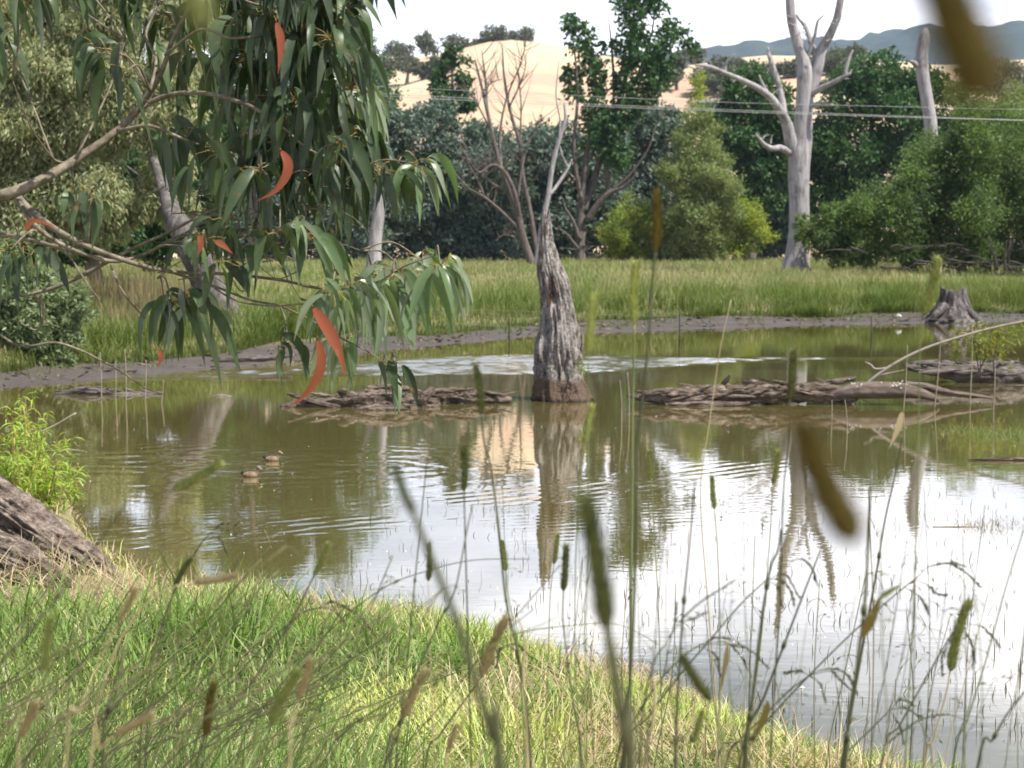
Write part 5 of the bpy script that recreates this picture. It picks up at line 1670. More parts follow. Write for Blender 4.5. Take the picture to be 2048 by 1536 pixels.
    S = [  # px, py, count, length px, tone, lean
        (540, 25, 13, 170, 0, 0), (600, 5, 13, 180, 0, 0), (645, 10, 11, 180, 0, .1), (690, 22, 4, 120, 0, .7), (560, 105, 14, 180, 0, 0), (615, 100, 14, 180, 0, 0), (665, 80, 9, 160, 0, .2), (500, 120, 10, 170, 0, 0),
        (540, 200, 13, 180, 0, 0), (600, 205, 14, 180, 0, 0), (655, 180, 12, 170, 0, .1), (700, 178, 9, 140, 1, .3), (722, 190, 7, 130, 1, .3), (705, 120, 5, 120, 0, .5), (560, 285, 11, 180, 0, 0), (620, 290, 14, 180, 0, 0), (680, 295, 13, 150, 0, .1),
        (735, 312, 11, 140, 0, .2), (650, 345, 10, 160, 0, 0), (790, 335, 9, 120, 0, .25), (836, 328, 5, 120, 1, .5), (760, 345, 10, 130, 0, .1), (590, 340, 9, 170, 0, 0), (700, 260, 10, 160, 0, .1), (730, 215, 5, 120, 1, .3),
        (602, 468, 8, 130, 1, .4), (640, 468, 7, 120, 0, .5), (560, 470, 6, 130, 0, .2), (665, 582, 8, 140, 1, .1), (705, 580, 10, 150, 1, .1), (750, 566, 11, 150, 1, .15), (795, 545, 12, 150, 1, .2), (845, 522, 10, 140, 1, .3), (880, 530, 6, 150, 1, .2), (820, 565, 7, 150, 1, .1), (700, 590, 7, 150, 0, 0),
        (480, 470, 6, 130, 0, .1), (405, 478, 6, 120, 0, .1), (345, 608, 9, 150, 0, 0), (372, 600, 8, 150, 0, .2), (400, 605, 4, 160, 1, .6), (330, 612, 4, 110, 0, -.4), (572, 684, 7, 120, 0, .1), (782, 732, 7, 140, 0, .2), (690, 680, 5, 130, 1, .0),
        (20, -10, 6, 150, 0, 0), (70, -25, 6, 150, 0, .2), (120, -40, 5, 130, 0, .3), (235, -20, 6, 140, 0, .1), (270, -20, 5, 120, 0, 0), (215, 108, 9, 140, 0, -.1), (190, 95, 3, 110, 0, -.9), (255, 140, 3, 200, 0, .3), (340, 40, 6, 140, 0, -.2), (405, -5, 9, 150, 0, 0), (450, 0, 12, 170, 0, 0), (490, 50, 11, 170, 0, 0), (425, 110, 8, 150, 0, 0), (370, 90, 4, 150, 0, 0), (-10, 70, 5, 150, 0, .2),
        (45, 492, 9, 120, 0, 0), (20, 500, 5, 140, 0, -.1), (310, 245, 5, 150, 0, .4), (375, 275, 5, 130, 0, .2), (390, 440, 3, 110, 0, 0), (455, 440, 4, 110, 0, 0), (520, 425, 5, 120, 0, 0), (480, 335, 6, 140, 0, 0), (440, 302, 7, 150, 0, 0), (520, 340, 9, 160, 0, 0), (430, 520, 3, 90, 0, 0), (470, 522, 3, 100, 0, .1), (530, 515, 3, 100, 0, .1), (190, 395, 6, 110, 0, .1), (150, 385, 4, 100, 0, 0), (500, 270, 9, 170, 0, 0), (460, 200, 7, 150, 0, 0),
        (840, -300, 16, 170, 0, 0), (900, -380, 16, 170, 0, 0), (960, -310, 16, 170, 0, 0), (1000, -420, 16, 170, 0, 0), (900, -500, 16, 170, 0, 0), (820, -450, 16, 170, 0, 0), (1060, -350, 14, 170, 0, 0), (760, -350, 16, 170, 0, 0), (1040, -520, 14, 170, 0, 0), (960, -560, 14, 170, 0, 0), (860, -580, 14, 170, 0, 0), (1100, -450, 14, 170, 0, 0), (700, -400, 16, 170, 0, 0), (640, -330, 16, 170, 0, 0),  # unseen sprays added high above the frame to shade the dense leaf mass
        # canopy just above the frame, shading what hangs below
        (480, -110, 16, 170, 0, 0), (560, -90, 18, 170, 0, 0), (640, -120, 18, 170, 0, 0), (700, -90, 14, 160, 0, .1), (560, -200, 18, 170, 0, 0), (660, -220, 18, 170, 0, 0), (740, -200, 16, 170, 0, 0), (760, -120, 4, 120, 0, 0), (820, -240, 16, 170, 0, 0), (320, -120, 14, 160, 0, 0), (180, -140, 14, 160, 0, 0), (40, -150, 14, 160, 0, 0),
    ]
    for q in S:
        spray(q[0], q[1], q[2], q[3], q[4], 'leaf_spray', q[5])
    pet.build('petioles', m_petiole, t)
    wb.build('wood', m_gumtwig, t)

    def red(pts, w, d=0.0, hint=(0.15, -1, .1)):
        mb = MB()
        c = np.array([P(a, b, GD - .35 + d) for a, b in pts])
        leaf_strip(mb, c, w / PXM(GD - .35), np.array(hint), .22, 14)
        tube(mb, np.vstack([c[0], c[0] + (c[0] - c[1]) * .25]), [.0012, .0012], 4)
        mb.build('red_leaf', m_gl_r, t)
    red([(628, 616), (648, 645), (668, 680), (682, 715), (691, 757)], 25)
    red([(636, 680), (643, 715), (636, 752), (610, 790), (578, 814)], 20, .05)
    red([(553, 45), (561, 75), (561, 110), (556, 148)], 16, -.1)
    red([(563, 302), (576, 325), (572, 352), (550, 382), (514, 402)], 19, -.1)
    red([(52, 462), (60, 446), (80, 442), (118, 460)], 11)
    red([(398, 470), (402, 490), (394, 514)], 12)
    red([(430, 482), (446, 490), (466, 508)], 13)
    red([(318, 700), (322, 715), (314, 740)], 10)


gum_branch()

# ------------------------------------------------------------------ near bank: grass, root, weed clump
m_near = mat_grass('bank_lawn', [(.09, .16, .035), (.29, .40, .085), (.44, .52, .17), (.56, .52, .28), (.20, .31, .055), (.08, .15, .022)], (.48, .53, .17), 1.1, .3)
m_long = mat_grass('long_grass', [(.045, .11, .022), (.12, .21, .045), (.26, .36, .11), (.48, .44, .27), (.065, .15, .03), (.36, .45, .16)], (.14, .23, .05), .9, .35)
m_straw = mat_leaf('straw', [(.40, .33, .20), (.56, .49, .33), (.28, .20, .12), (.48, .36, .24)], .25, .7, .2)

rg = np.random.default_rng(55)


def near_pts(n, x0, x1, y0):
    x = rg.uniform(x0, x1, n)
    yn = y_near(x) + 0.10
    y = y0 + (yn - y0) * rg.random(n) ** .8
    return x, y


mb = MB()
n = 95000
x, y = near_pts(n, -4.6, 3.2, 4.6)
d = y_near(x) - y
cl = fbm(np.stack([x * 2.0, y * 2.0, 0 * x], -1), 3, 61)
bare = (x < -1.55) & (y > 8.1) & (rg.random(n) < .95)
k = (rg.random(n) < np.clip(.62 + 1.1 * cl, .12, 1)) & ~bare
x, y, d, cl = x[k], y[k], d[k], cl[k]
h = rg.uniform(.05, .21, len(x)) * (1 + .9 * cl) * np.clip(.75 + d * .2, .6, 1.2)
blades(mb, np.stack([x, y, zg(x, y) - .005], -1), h, rg.uniform(.005, .0125, len(x)), rg.uniform(0, 1.0, len(x)), rg.uniform(.05, .8, len(x)), r=rg)
stuff(mb.build('bank_lawn', m_near, smooth=False))

# rank tussocks, thickest on the left
mb = MB()
nt = 1150
tx = -4.9 + 6.6 * rg.random(nt) ** 1.15
ty = 3.6 + (y_near(tx) - .45 - 3.6) * rg.random(nt)
left = sstep(.5, -1.6, tx)
k = (rg.random(nt) < .16 + .84 * left) & ~((tx < -1.5) & (ty > 7.5))
tx, ty, left = tx[k], ty[k], left[k]
per = rg.integers(25, 80, len(tx))
idx = np.repeat(np.arange(len(tx)), per)
x = tx[idx] + rg.normal(0, .075, len(idx)); y = ty[idx] + rg.normal(0, .075, len(idx))
th_ = rg.uniform(.16, .58, len(tx)) * (.55 + .45 * left)
h = th_[idx] * rg.uniform(.45, 1.1, len(idx)) * np.clip((y_near(x) - y) * .8, .35, 1)
blades(mb, np.stack([x, y, zg(x, y) - .005], -1), h, rg.uniform(.005, .015, len(x)), rg.uniform(0, .85, len(x)), rg.uniform(.1, .8, len(x)), r=rg)
stuff(mb.build('long_grass', m_long, smooth=False))

# dead straw tangled through the sward
mb = MB()
n = 75000
x, y = near_pts(n, -4.6, 2.4, 4.2)
cs = fbm(np.stack([x * 1.3, y * 1.3, 0 * x + 9], -1), 3, 67)
k = (rg.random(n) < np.clip(.12 + 1.5 * cs + .5 * sstep(.2, -2.2, x), .03, 1)) & ~((x < -1.6) & (y > 8.0) & (rg.random(n) < .7))
x, y = x[k], y[k]
blades(mb, np.stack([x, y, zg(x, y) + rg.uniform(0, .10, len(x))], -1), rg.uniform(.08, .34, len(x)) * np.clip((y_near(x) - y) * .9 + .1, .3, 1), rg.uniform(.003, .007, len(x)), rg.uniform(.4, 1.45, len(x)), rg.uniform(.0, .5, len(x)), r=rg)
stuff(mb.build('straw', m_straw, smooth=False))


def root_log():
    D = 9.35
    t = thing('root_log', 'thick furrowed grey root sloping into the water at the left edge', 'root', P(60, 1060, D))
    mb = MB()
    def big(pts, D, seed, amp):
        q = cat_rom(pxline(pts, D), 34)
        n = len(q); k = 150
        tan = unit(np.gradient(q[:, :3], axis=0))
        a = unit(np.cross(tan, np.array([0.0, .2, 1.0]))); b = np.cross(tan, a)
        th = np.arange(k) / k * 2 * math.pi
        sl = np.cumsum(np.r_[0, np.linalg.norm(np.diff(q[:, :3], axis=0), axis=1)])
        nz = np.stack(np.broadcast_arrays(np.cos(th)[None, :] * 3, np.sin(th)[None, :] * 3, (sl * 1.5)[:, None]), -1)
        d = -np.abs(vnoise(nz * [2.0, 2.0, .8], seed)) * amp * .8 + fbm(nz * [1.6, 1.6, 3], 5, seed + 2, .62) * amp * 1.1 - np.abs(vnoise(nz * [6, 6, 2.2], seed + 5)) * amp * .8
        rr = q[:, 3:4] * (1.1 + d)
        v = q[:, None, :3] + (a[:, None] * np.cos(th)[None, :, None] + b[:, None] * np.sin(th)[None, :, None]) * rr[..., None]
        i = np.arange(n - 1)[:, None]; j = np.arange(k)[None, :]; j2 = (j + 1) % k
        f = np.stack(np.broadcast_arrays(i * k + j, i * k + j2, (i + 1) * k + j2, (i + 1) * k + j), -1).reshape(-1, 4)
        jj = np.arange(k)
        mb.addmulti(np.vstack([v.reshape(-1, 3), q[-1:, :3]]), [f, np.stack([np.full(k, n * k), (n - 1) * k + jj, (n - 1) * k + (jj + 1) % k], -1)])
    big([(-220, 900, 150), (-120, 950, 140), (-30, 1005, 125), (50, 1060, 110), (120, 1105, 95), (180, 1140, 78), (225, 1168, 50), (250, 1190, 18)], D, 3, .28)
    big([(-120, 1090, 120, -.6), (-30, 1110, 110, -.6), (50, 1140, 90, -.6), (120, 1170, 60, -.6), (160, 1190, 20, -.6)], D, 13, .38)
    big([(-60, 985, 60, .5), (30, 1010, 56, .5), (90, 1050, 50, .5), (120, 1085, 30, .4)], D, 23, .36)
    mb.build('bark', mat_bark('furrowed_root_bark', (.03, .023, .019), (.145, .116, .096), (.31, .265, .23), (14, 14, 18), .9, .03), t)


root_log()


def weed_clump():
    D = 11.4; r = np.random.default_rng(15)
    base = np.array([(60 - 1024) / FPX * D, D, 0.12])
    t = thing('leafy_weed', 'bright yellow-green leafy weed clump beside the water at the left edge', 'plant', base)
    lm = MB(); sm = MB()
    tops = []
    for i in range(85):
        tx = r.normal(48, 48); ty = 1000 - abs(r.normal(0, 1)) * 0 - r.uniform(20, 235) * (1 - min(abs(tx - 55) / 190, .8))
        d_ = D + r.normal(0, .22)
        b = base + np.array([(tx - 60) / PXM(D) * .45, d_ - D, 0]) + np.r_[r.normal(0, .04, 2), 0]
        tip = P(tx, ty, d_)
        mid = (b + tip) / 2 + r.normal(0, .025, 3)
        q = cat_rom(np.array([b, mid, tip]), 8)
        tube(sm, q, np.linspace(.004, .0015, len(q)), 5)
        n = 30
        u = rng.integers(len(q) // 5, len(q), n)
        p = q[u] + r.normal(0, .006, (n, 3))
        a = rand_dir(n, r); a[:, 2] = a[:, 2] * .5 + .1
        a = unit(a)
        for j in range(n):
            L = r.uniform(.06, .12)
            pts = [p[j]]; d = a[j]
            for s_ in range(4):
                pts.append(pts[-1] + d * L / 4); d = unit(d + np.array([0, 0, -.34]))
            leaf_strip(lm, np.array(pts), r.uniform(.009, .016), np.array([r.normal(0, .4), r.normal(0, .4), 1.0]), .15, 4)
    lm.build('leaves', mat_leaf('weed_leaf', [(.18, .30, .035), (.27, .40, .06), (.36, .46, .10), (.34, .30, .08)], .45, .5, .3), t, smooth=True)
    sm.build('stems', mat_plain('weed_stem', (.22, .14, .06), (.30, .22, .08)), t)
    dm = MB()
    limb(dm, [(80, 865, 4), (115, 848, 4), (152, 826, 4)], D - .2, 5)
    limb(dm, [(128, 898, 3), (150, 900, 2), (175, 904, 1)], D - .2, 5)
    dm.build('dry_stalk', m_reed, t)


weed_clump()

# ------------------------------------------------------------------ foreground grass stalks with cylindrical seed heads
rs = np.random.default_rng(99)


def mat_head(name, c1, c2, c3):
    return mat_leaf(name, [c1, c2, c3], .3, .75, .15)


M_HEAD = {'green': mat_head('green_seed_head', (.14, .17, .055), (.22, .25, .09), (.30, .30, .15)),
          'pale': mat_head('pale_green_seed_head', (.26, .30, .10), (.34, .37, .14), (.42, .43, .20)),
          'dark': mat_head('dark_seed_head', (.065, .078, .030), (.105, .12, .048), (.16, .165, .08)),
          'tan': mat_head('tan_seed_head', (.27, .205, .125), (.38, .30, .20), (.33, .28, .17)),
          'brown': mat_head('brown_seed_head', (.075, .058, .016), (.12, .092, .026), (.16, .12, .04))}
m_stalk_d = mat_plain('dark_stalk', (.035, .045, .018), (.075, .075, .035), 9, .6)
m_stalk_g = mat_plain('green_stalk', (.09, .13, .035), (.16, .19, .07), 9, .6)
m_stalk_t = mat_plain('straw_stalk', (.30, .24, .12), (.42, .35, .2), 9, .6)
M_STALK = {'d': m_stalk_d, 'g': m_stalk_g, 't': m_stalk_t}


def to_ground(q, wob=.02):
    """carry a stalk (world points, last one lowest) on down into the soil"""
    p = q[-1]; d = unit(q[-1] - q[-2])
    g = float(zg(np.array([p[0]]), np.array([p[1]]))[0])
    if p[2] < g + .05:
        return q
    d = unit(d * .6 + np.array([0, 0, -1.0]))
    if d[2] > -.3:
        d = unit(np.array([d[0], d[1], -.5]))
    n = 3
    steps = []
    L = (p[2] - g + .03)
    for k in range(1, n + 1):
        dd = unit(d * (1 - k / n) + np.array([0, 0, -1]) * (k / n))
        prev = steps[-1] if steps else p
        nxt = prev + dd * (L / n) / max(-dd[2], .3)
        steps.append(nxt)
    steps[-1][2] = g - .03
    return np.vstack([q, steps])


def shape(t):
    return np.clip(np.minimum((t / .10 + .12) ** .5, 1) * (1 - .45 * t ** 2.2) * np.minimum(((1.0 - t) / .08 + .05) ** .5, 1), .08, 1)


def head_mesh(mb, a, b, rad, seed):
    """spikelets packed round an axis from a (tip) to b (foot)"""
    r = np.random.default_rng(seed)
    L = np.linalg.norm(a - b); ax = (a - b) / L
    u = unit(np.cross(ax, [0.3, .8, .2])); w = np.cross(ax, u)
    bow = unit(u * r.normal() + w * r.normal()) * L * .03
    n = int(np.clip(190 * L / .07, 130, 420))
    t = (np.arange(n) + r.random(n) * .8) / n
    th = np.arange(n) * 2.39996
    prof = shape(t) * rad
    c = b + ax * (t * L)[:, None] + bow * np.sin(math.pi * t)[:, None]
    out = u * np.cos(th)[:, None] + w * np.sin(th)[:, None]
    p = c + out * (prof * .42)[:, None] - ax * L * .015
    al = unit(out * .62 + ax * 1.0)
    sl = np.full(n, min(rad * 2.6, L * .14)) * r.uniform(.8, 1.15, n)
    leaves(mb, p, al, unit(np.cross(al, out)), sl, rad * .62)
    # fine bristles
    m = n // 2
    k = r.integers(0, n, m)
    leaves(mb, p[k] + al[k] * sl[k][:, None] * .5, unit(al[k] + r.normal(0, .25, (m, 3))), rand_dir(m, r), sl[k] * 1.25, rad * .13)
    # inner body
    tt = np.linspace(0, 1, 12)
    core = b + ax * (tt * L)[:, None] + bow * np.sin(math.pi * tt)[:, None]
    tube(mb, core, shape(tt) * rad * .56, 9)


def stalk(label, head, stem, D, tone, st='g', hw=16, sw=5, cat='grass stalk', group='seed-headed grass stalks in the foreground', name='grass_stalk', dz=0.0):
    s = 1 / PXM(D)
    (ax_, ay_), (bx, by) = head
    a = P(ax_, ay_, D); b = P(bx, by, D)
    pts = [b] + [P(x, y, D + dz * (i + 1) / max(len(stem), 1)) for i, (x, y) in enumerate(stem)]
    q = np.array(pts)
    if len(q) == 1:
        q = np.vstack([q, b + unit(b - a) * .15])
    q = to_ground(q)
    foot = q[-1]
    t = thing(name, label, cat, foot, group)
    mb = MB()
    qq = cat_rom(q, 5)
    r0 = sw * s / 2
    tube(mb, qq, np.linspace(r0 * .75, r0 * 1.25, len(qq)), 6)
    # a node or two on the straw
    for f in ((.45, .75) if sw < 10 else ()):
        k = int(len(qq) * f)
        tube(mb, np.array([qq[k] + unit(qq[k - 1] - qq[k]) * r0 * 2, qq[k], qq[k] - unit(qq[k - 1] - qq[k]) * r0 * 2]), [r0 * 1.0, r0 * 1.3, r0 * 1.0], 6)
    mb.build('stem', M_STALK[st], t)
    hb = MB(); head_mesh(hb, a, b, hw * s / 2, int(ax_ * 7 + ay_))
    hb.build('seed_head', M_HEAD[tone], t, smooth=False)
    return t


stalk('pale yellow-green seed head standing upright right of the tall stump', ((1273, 528), (1269, 648)), [(1267, 750), (1265, 850), (1264, 1000), (1260, 1300), (1256, 1536)], 2.4, 'pale', 'g', 17, 5)
stalk('brown seed head on a dark stalk, highest one in front of the yellow-green shrub', ((1313, 382), (1311, 505)), [(1305, 560), (1297, 680), (1284, 800), (1274, 900), (1271, 1100), (1262, 1330), (1245, 1536)], 1.7, 'brown', 'd', 17, 7)
stalk('yellowish seed head just touching the right side of the tall stump', ((1188, 592), (1177, 706)), [(1176, 800), (1176, 1000), (1172, 1250), (1170, 1536)], 1.8, 'pale', 'g', 18, 3)
stalk('slim yellow-green seed head over the reflection of the tall stump', ((1186, 812), (1170, 888)), [(1160, 950), (1152, 1100), (1150, 1300), (1160, 1536)], 2.2, 'pale', 'g', 14, 3)
stalk('leaning green seed head in front of the low stump on the right shore', ((1876, 520), (1846, 632)), [(1840, 668), (1838, 800), (1834, 1000), (1826, 1250), (1810, 1536)], 2.1, 'green', 'g', 21, 3)
stalk('dark green upright seed head crossing the middle of the right log', ((1586, 704), (1580, 798)), [(1576, 880), (1566, 1000), (1560, 1200), (1540, 1536)], 2.0, 'dark', 'd', 18, 4)
stalk('dark seed head left of the tall stump, over the tip of the left log', ((951, 732), (963, 828)), [(968, 880), (984, 950), (1000, 1080), (1012, 1200), (1040, 1330), (1062, 1536)], 2.0, 'dark', 'd', 16, 5)
stalk('dark upright seed head over bright water left of the stump reflection', ((926, 892), (928, 982)), [(930, 1060), (934, 1200), (938, 1350), (942, 1536)], 2.1, 'dark', 'd', 14, 4)
stalk('short dark seed head with a pale foot, below the dark upright one', ((857, 1088), (857, 1162)), [(858, 1240), (862, 1350), (868, 1536)], 2.2, 'dark', 't', 13, 2.5)
stalk('small olive seed head at the foot of a long dark bent stalk', ((1004, 1083), (1012, 1142)), [(1018, 1200), (1036, 1300), (1050, 1536)], 2.4, 'green', 'g', 13, 3)
stalk('dark plump seed head right under the tip of the stump reflection', ((1132, 1093), (1127, 1182)), [(1126, 1240), (1136, 1330), (1150, 1430), (1164, 1536)], 2.1, 'dark', 'd', 16, 4)
stalk('tiny olive seed head leaning at the tip of the stump reflection', ((1115, 1070), (1108, 1128)), [(1100, 1200), (1096, 1350), (1090, 1536)], 2.6, 'green', 'g', 12, 2.5)
stalk('small pale green seed head over the ripples right of the stump reflection', ((1300, 902), (1303, 955)), [(1308, 1050), (1318, 1250), (1325, 1536)], 2.8, 'green', 'g', 11, 2.5)
stalk('small green seed head right of the ripple crests', ((1424, 955), (1429, 1018)), [(1436, 1120), (1440, 1300), (1436, 1536)], 2.5, 'green', 'g', 13, 3)
stalk('slim leaning green seed head over the white glare near the dead tree reflection', ((1556, 902), (1546, 968)), [(1538, 1100), (1520, 1300), (1490, 1536)], 2.6, 'green', 'g', 11, 2.5)
stalk('large olive seed head leaning right at the lower right of the pond', ((1936, 1207), (1900, 1342)), [(1893, 1385), (1866, 1480), (1850, 1536)], 2.3, 'green', 't', 19, 4)
stalk('dark green slanting blurred seed head at the bank edge, lower right', ((1364, 1313), (1422, 1402)), [(1438, 1450), (1444, 1500), (1446, 1536)], 1.3, 'dark', 'g', 25, 4)
stalk('tan slanting seed head above the bank edge, lower centre', ((1012, 1238), (962, 1352)), [(940, 1410), (912, 1480), (890, 1536)], 2.0, 'tan', 't', 18, 4)
stalk('brownish slanting seed head on the bright bank grass, left of the tan one', ((852, 1342), (806, 1436)), [(792, 1480), (780, 1536)], 1.8, 'tan', 'd', 18, 6)
stalk('grey-green drooping seed head over water, near the two water birds', ((440, 926), (345, 980)), [(330, 1010), (330, 1150), (350, 1350), (360, 1536)], 1.7, 'green', 'd', 22, 2.5)
stalk('pale tan seed head lying nearly flat over the bank edge, left', ((474, 1150), (388, 1164)), [(330, 1182), (270, 1235), (220, 1330), (180, 1536)], 1.9, 'tan', 't', 19, 4)
stalk('short green seed head beside the flat tan one', ((382, 1118), (350, 1168)), [(335, 1230), (310, 1350), (290, 1536)], 1.8, 'dark', 'd', 17, 4)
stalk('slim green seed head leaning over blue-white water above the bank, left of centre', ((656, 1088), (628, 1152)), [(590, 1225), (540, 1310), (470, 1410), (400, 1500)], 2.1, 'green', 'd', 13, 4)
stalk('brown and green seed head upright in the rank grass, bottom left', ((428, 1366), (412, 1470)), [(404, 1536)], 1.7, 'brown', 'd', 20, 5)
stalk('blurred olive seed head leaning in the grass, bottom left of centre', ((596, 1342), (540, 1452)), [(520, 1500), (505, 1536)], 1.2, 'green', 'g', 26, 5)
stalk('blurred tan seed head over the root log', ((272, 1176), (236, 1244)), [(200, 1320), (160, 1420), (130, 1536)], 1.2, 'tan', 't', 18, 5)
stalk('blurred green upright seed head in the grass near the left edge', ((102, 1236), (92, 1345)), [(96, 1420), (105, 1536)], 1.0, 'green', 'g', 22, 5)
stalk('tan nearly flat seed head in the grass at the bottom left', ((304, 1432), (226, 1474)), [(200, 1500), (180, 1536)], 1.4, 'tan', 't', 20, 5)
stalk('blurred tan seed head leaning at the bottom left corner', ((72, 1406), (44, 1476)), [(36, 1536)], 1.3, 'tan', 't', 24, 5)
stalk('pinkish tan seed head upright at the bottom, left of the brownish one', ((620, 1320), (596, 1400)), [(585, 1450), (580, 1536)], 1.3, 'tan', 't', 18, 5)
stalk('small tan seed head low in the grass at the bottom centre', ((912, 1450), (898, 1500)), [(895, 1536)], 1.6, 'tan', 't', 15, 3)
stalk('olive seed head low at the bank edge, below the dark slanting one', ((1404, 1424), (1384, 1486)), [(1376, 1536)], 1.7, 'green', 'g', 17, 4)
stalk('huge blurred dark seed head hanging in from the top right corner', ((1828, -130), (1975, 205)), [(2010, 320), (2040, 480), (2060, 800), (2075, 1536)], .24, 'brown', 'd', 205, 2.0)
stalk('large blurred brown seed head slanting over the dead tree reflection', ((1602, 850), (1712, 1086)), [(1738, 1140), (1760, 1300), (1770, 1536)], .36, 'brown', 'd', 122, 3.0)
stalk('blurred yellow-olive seed head hanging in from the top edge, left', ((345, -120), (412, 62)), [(430, 150), (436, 300), (440, 700), (445, 1536)], .36, 'green', 'g', 84, 2.5)
stalk('blurred thick green stalk and head slanting across the lower centre', ((1172, 1000), (1215, 1260)), [(1238, 1400), (1252, 1500), (1262, 1600)], .72, 'dark', 'd', 50, 30)
stalk('blurred dark stalk slanting down left of the short dark seed head', ((790, 930), (828, 1030)), [(860, 1110), (905, 1220), (945, 1340), (985, 1480), (1000, 1560)], .80, 'dark', 'd', 24, 20)


def bare_stalk(label, pts, D, st='d', w=6, leaf=None):
    s = 1 / PXM(D)
    q = to_ground(np.array([P(x, y, D) for x, y in pts]))
    t = thing('bare_stalk', label, 'grass stalk', q[-1], 'bare grass stalks in the foreground')
    mb = MB(); qq = cat_rom(q, 6)
    r0 = w * s / 2
    tube(mb, qq, np.linspace(r0 * .4, r0 * 1.0, len(qq)), 6)
    for f in ((.3, .55, .8) if st == 'd' else ()):
        k = int(len(qq) * f)
        e = unit(qq[k - 1] - qq[k])
        tube(mb, np.array([qq[k] + e * r0 * 2, qq[k], qq[k] - e * r0 * 2]), [r0 * 1.0, r0 * 1.25, r0 * 1.0], 6)
    mb.build('stem', M_STALK[st], t)
    if leaf:
        for tone, lp, lw in leaf:
            lb = MB()
            leaf_strip(lb, np.array([P(x, y, D) for x, y in lp]), lw * s, np.array([.5, -1, .2]), .3, 12)
            lb.build('leaf_blade', {'o': M_HEAD['tan'], 'b': M_HEAD['brown'], 'g': m_stalk_g, 'd': m_stalk_d}[tone], t)


bare_stalk('dark upright stalk with a thin bent tip, right of the stump reflection', [(1562, 1058), (1556, 1100), (1540, 1140), (1522, 1250), (1505, 1400), (1488, 1536)], 2.0, 'd', 9)
bare_stalk('boldest dark purple stalk with a folded brown leaf, lower right', [(1742, 958), (1737, 1080), (1728, 1220), (1712, 1350), (1690, 1536)], 1.7, 'd', 11, [('b', [(1722, 1275), (1744, 1228), (1762, 1190)], 26), ('g', [(1758, 1196), (1780, 1182), (1808, 1166)], 12)])
bare_stalk('dark stalk carrying one orange dry leaf near its top, right side', [(1806, 868), (1790, 950), (1770, 1040), (1752, 1150), (1728, 1280), (1700, 1440), (1685, 1536)], 2.3, 'd', 7, [('o', [(1804, 824), (1794, 858), (1778, 898)], 16)])
bare_stalk('dark leaning stalk between the two boldest stalks, lower right', [(1642, 1098), (1610, 1180), (1568, 1290), (1530, 1390), (1478, 1536)], 2.1, 'd', 8)
bare_stalk('dark straight stalk over the ripples right of centre', [(1390, 958), (1380, 1080), (1368, 1200), (1358, 1350), (1350, 1536)], 1.9, 'd', 8)
bare_stalk('thin pale bending stalk rising above the right log', [(1462, 600), (1440, 700), (1418, 850), (1402, 960), (1404, 1060), (1418, 1230), (1440, 1536)], 2.6, 't', 4)
bare_stalk('thin stalk leaning in from the right edge, lower right', [(2050, 1050), (2010, 1180), (1975, 1310), (1935, 1440), (1905, 1536)], 2.2, 'g', 5)
bare_stalk('dark stalk in the bottom right corner', [(2060, 1372), (2020, 1420), (1985, 1480), (1955, 1536)], 1.9, 'd', 8)
bare_stalk('dark zigzag stalk over the blue-white water left of centre', [(946, 1010), (934, 1060), (910, 1180), (880, 1240), (840, 1330), (800, 1440), (770, 1536)], 2.0, 'd', 6)
bare_stalk('thin dark stalk left of the zigzag one, lower centre', [(856, 910), (850, 960), (838, 1080), (826, 1200), (815, 1320), (800, 1450), (792, 1536)], 2.2, 'd', 5)
bare_stalk('brown stalk ending in a curled hook at the bank edge', [(1022, 1238), (1040, 1245), (1050, 1290), (1046, 1340), (1050, 1420), (1055, 1536)], 2.0, 't', 8)
bare_stalk('reddish curled dry leaf standing at the bank edge near the thick green stalk', [(1282, 1328), (1298, 1340), (1310, 1380), (1305, 1450), (1290, 1536)], 2.0, 't', 10)
bare_stalk('thin pale stalk over the reflection left of the ripples', [(985, 840), (988, 960), (1000, 1100), (1020, 1250), (1030, 1400), (1040, 1536)], 2.5, 't', 4)
bare_stalk('brown dry leaf stalk low right of the bank edge', [(1530, 1408), (1520, 1440), (1505, 1480), (1490, 1536)], 1.8, 'd', 6, [('b', [(1536, 1404), (1522, 1445), (1498, 1500)], 20)])
bare_stalk('narrow brown leaf stalk left of the two leaning dark stalks', [(1455, 1280), (1450, 1340), (1440, 1420), (1432, 1536)], 2.0, 't', 4, [('b', [(1454, 1290), (1448, 1340), (1438, 1390)], 12)])
bare_stalk('long thin stalk curving over the water left of the blurred dark stalk', [(1060, 1118), (950, 1120), (860, 1140), (760, 1180), (640, 1280), (540, 1400), (470, 1536)], 2.3, 'd', 4)
bare_stalk('thin arching stalk just below the bank edge, centre', [(1320, 1290), (1240, 1250), (1150, 1250), (1020, 1270), (900, 1320), (800, 1400), (720, 1536)], 2.4, 'g', 4)
bare_stalk('straight thin stalk slanting right across the lower centre', [(1120, 1130), (1060, 1200), (980, 1290), (900, 1390), (820, 1480), (770, 1536)], 2.1, 'd', 4)
bare_stalk('long green stalk slanting from the bottom left over the bank', [(700, 1240), (600, 1310), (500, 1380), (380, 1470), (300, 1536)], 1.8, 'g', 6)
bare_stalk('dark slanting stalk in front of the root log', [(250, 1010), (200, 1080), (140, 1160), (70, 1250), (0, 1330), (-40, 1400)], 1.4, 'd', 9)
bare_stalk('dark slender stalk left of the flat tan seed head', [(590, 950), (520, 1060), (460, 1150), (420, 1250), (390, 1380), (370, 1536)], 2.0, 'd', 4)
bare_stalk('thick dark leaf stalk at the bottom, left of the brown and green head', [(250, 1290), (235, 1350), (215, 1430), (205, 1536)], 1.5, 'd', 12)
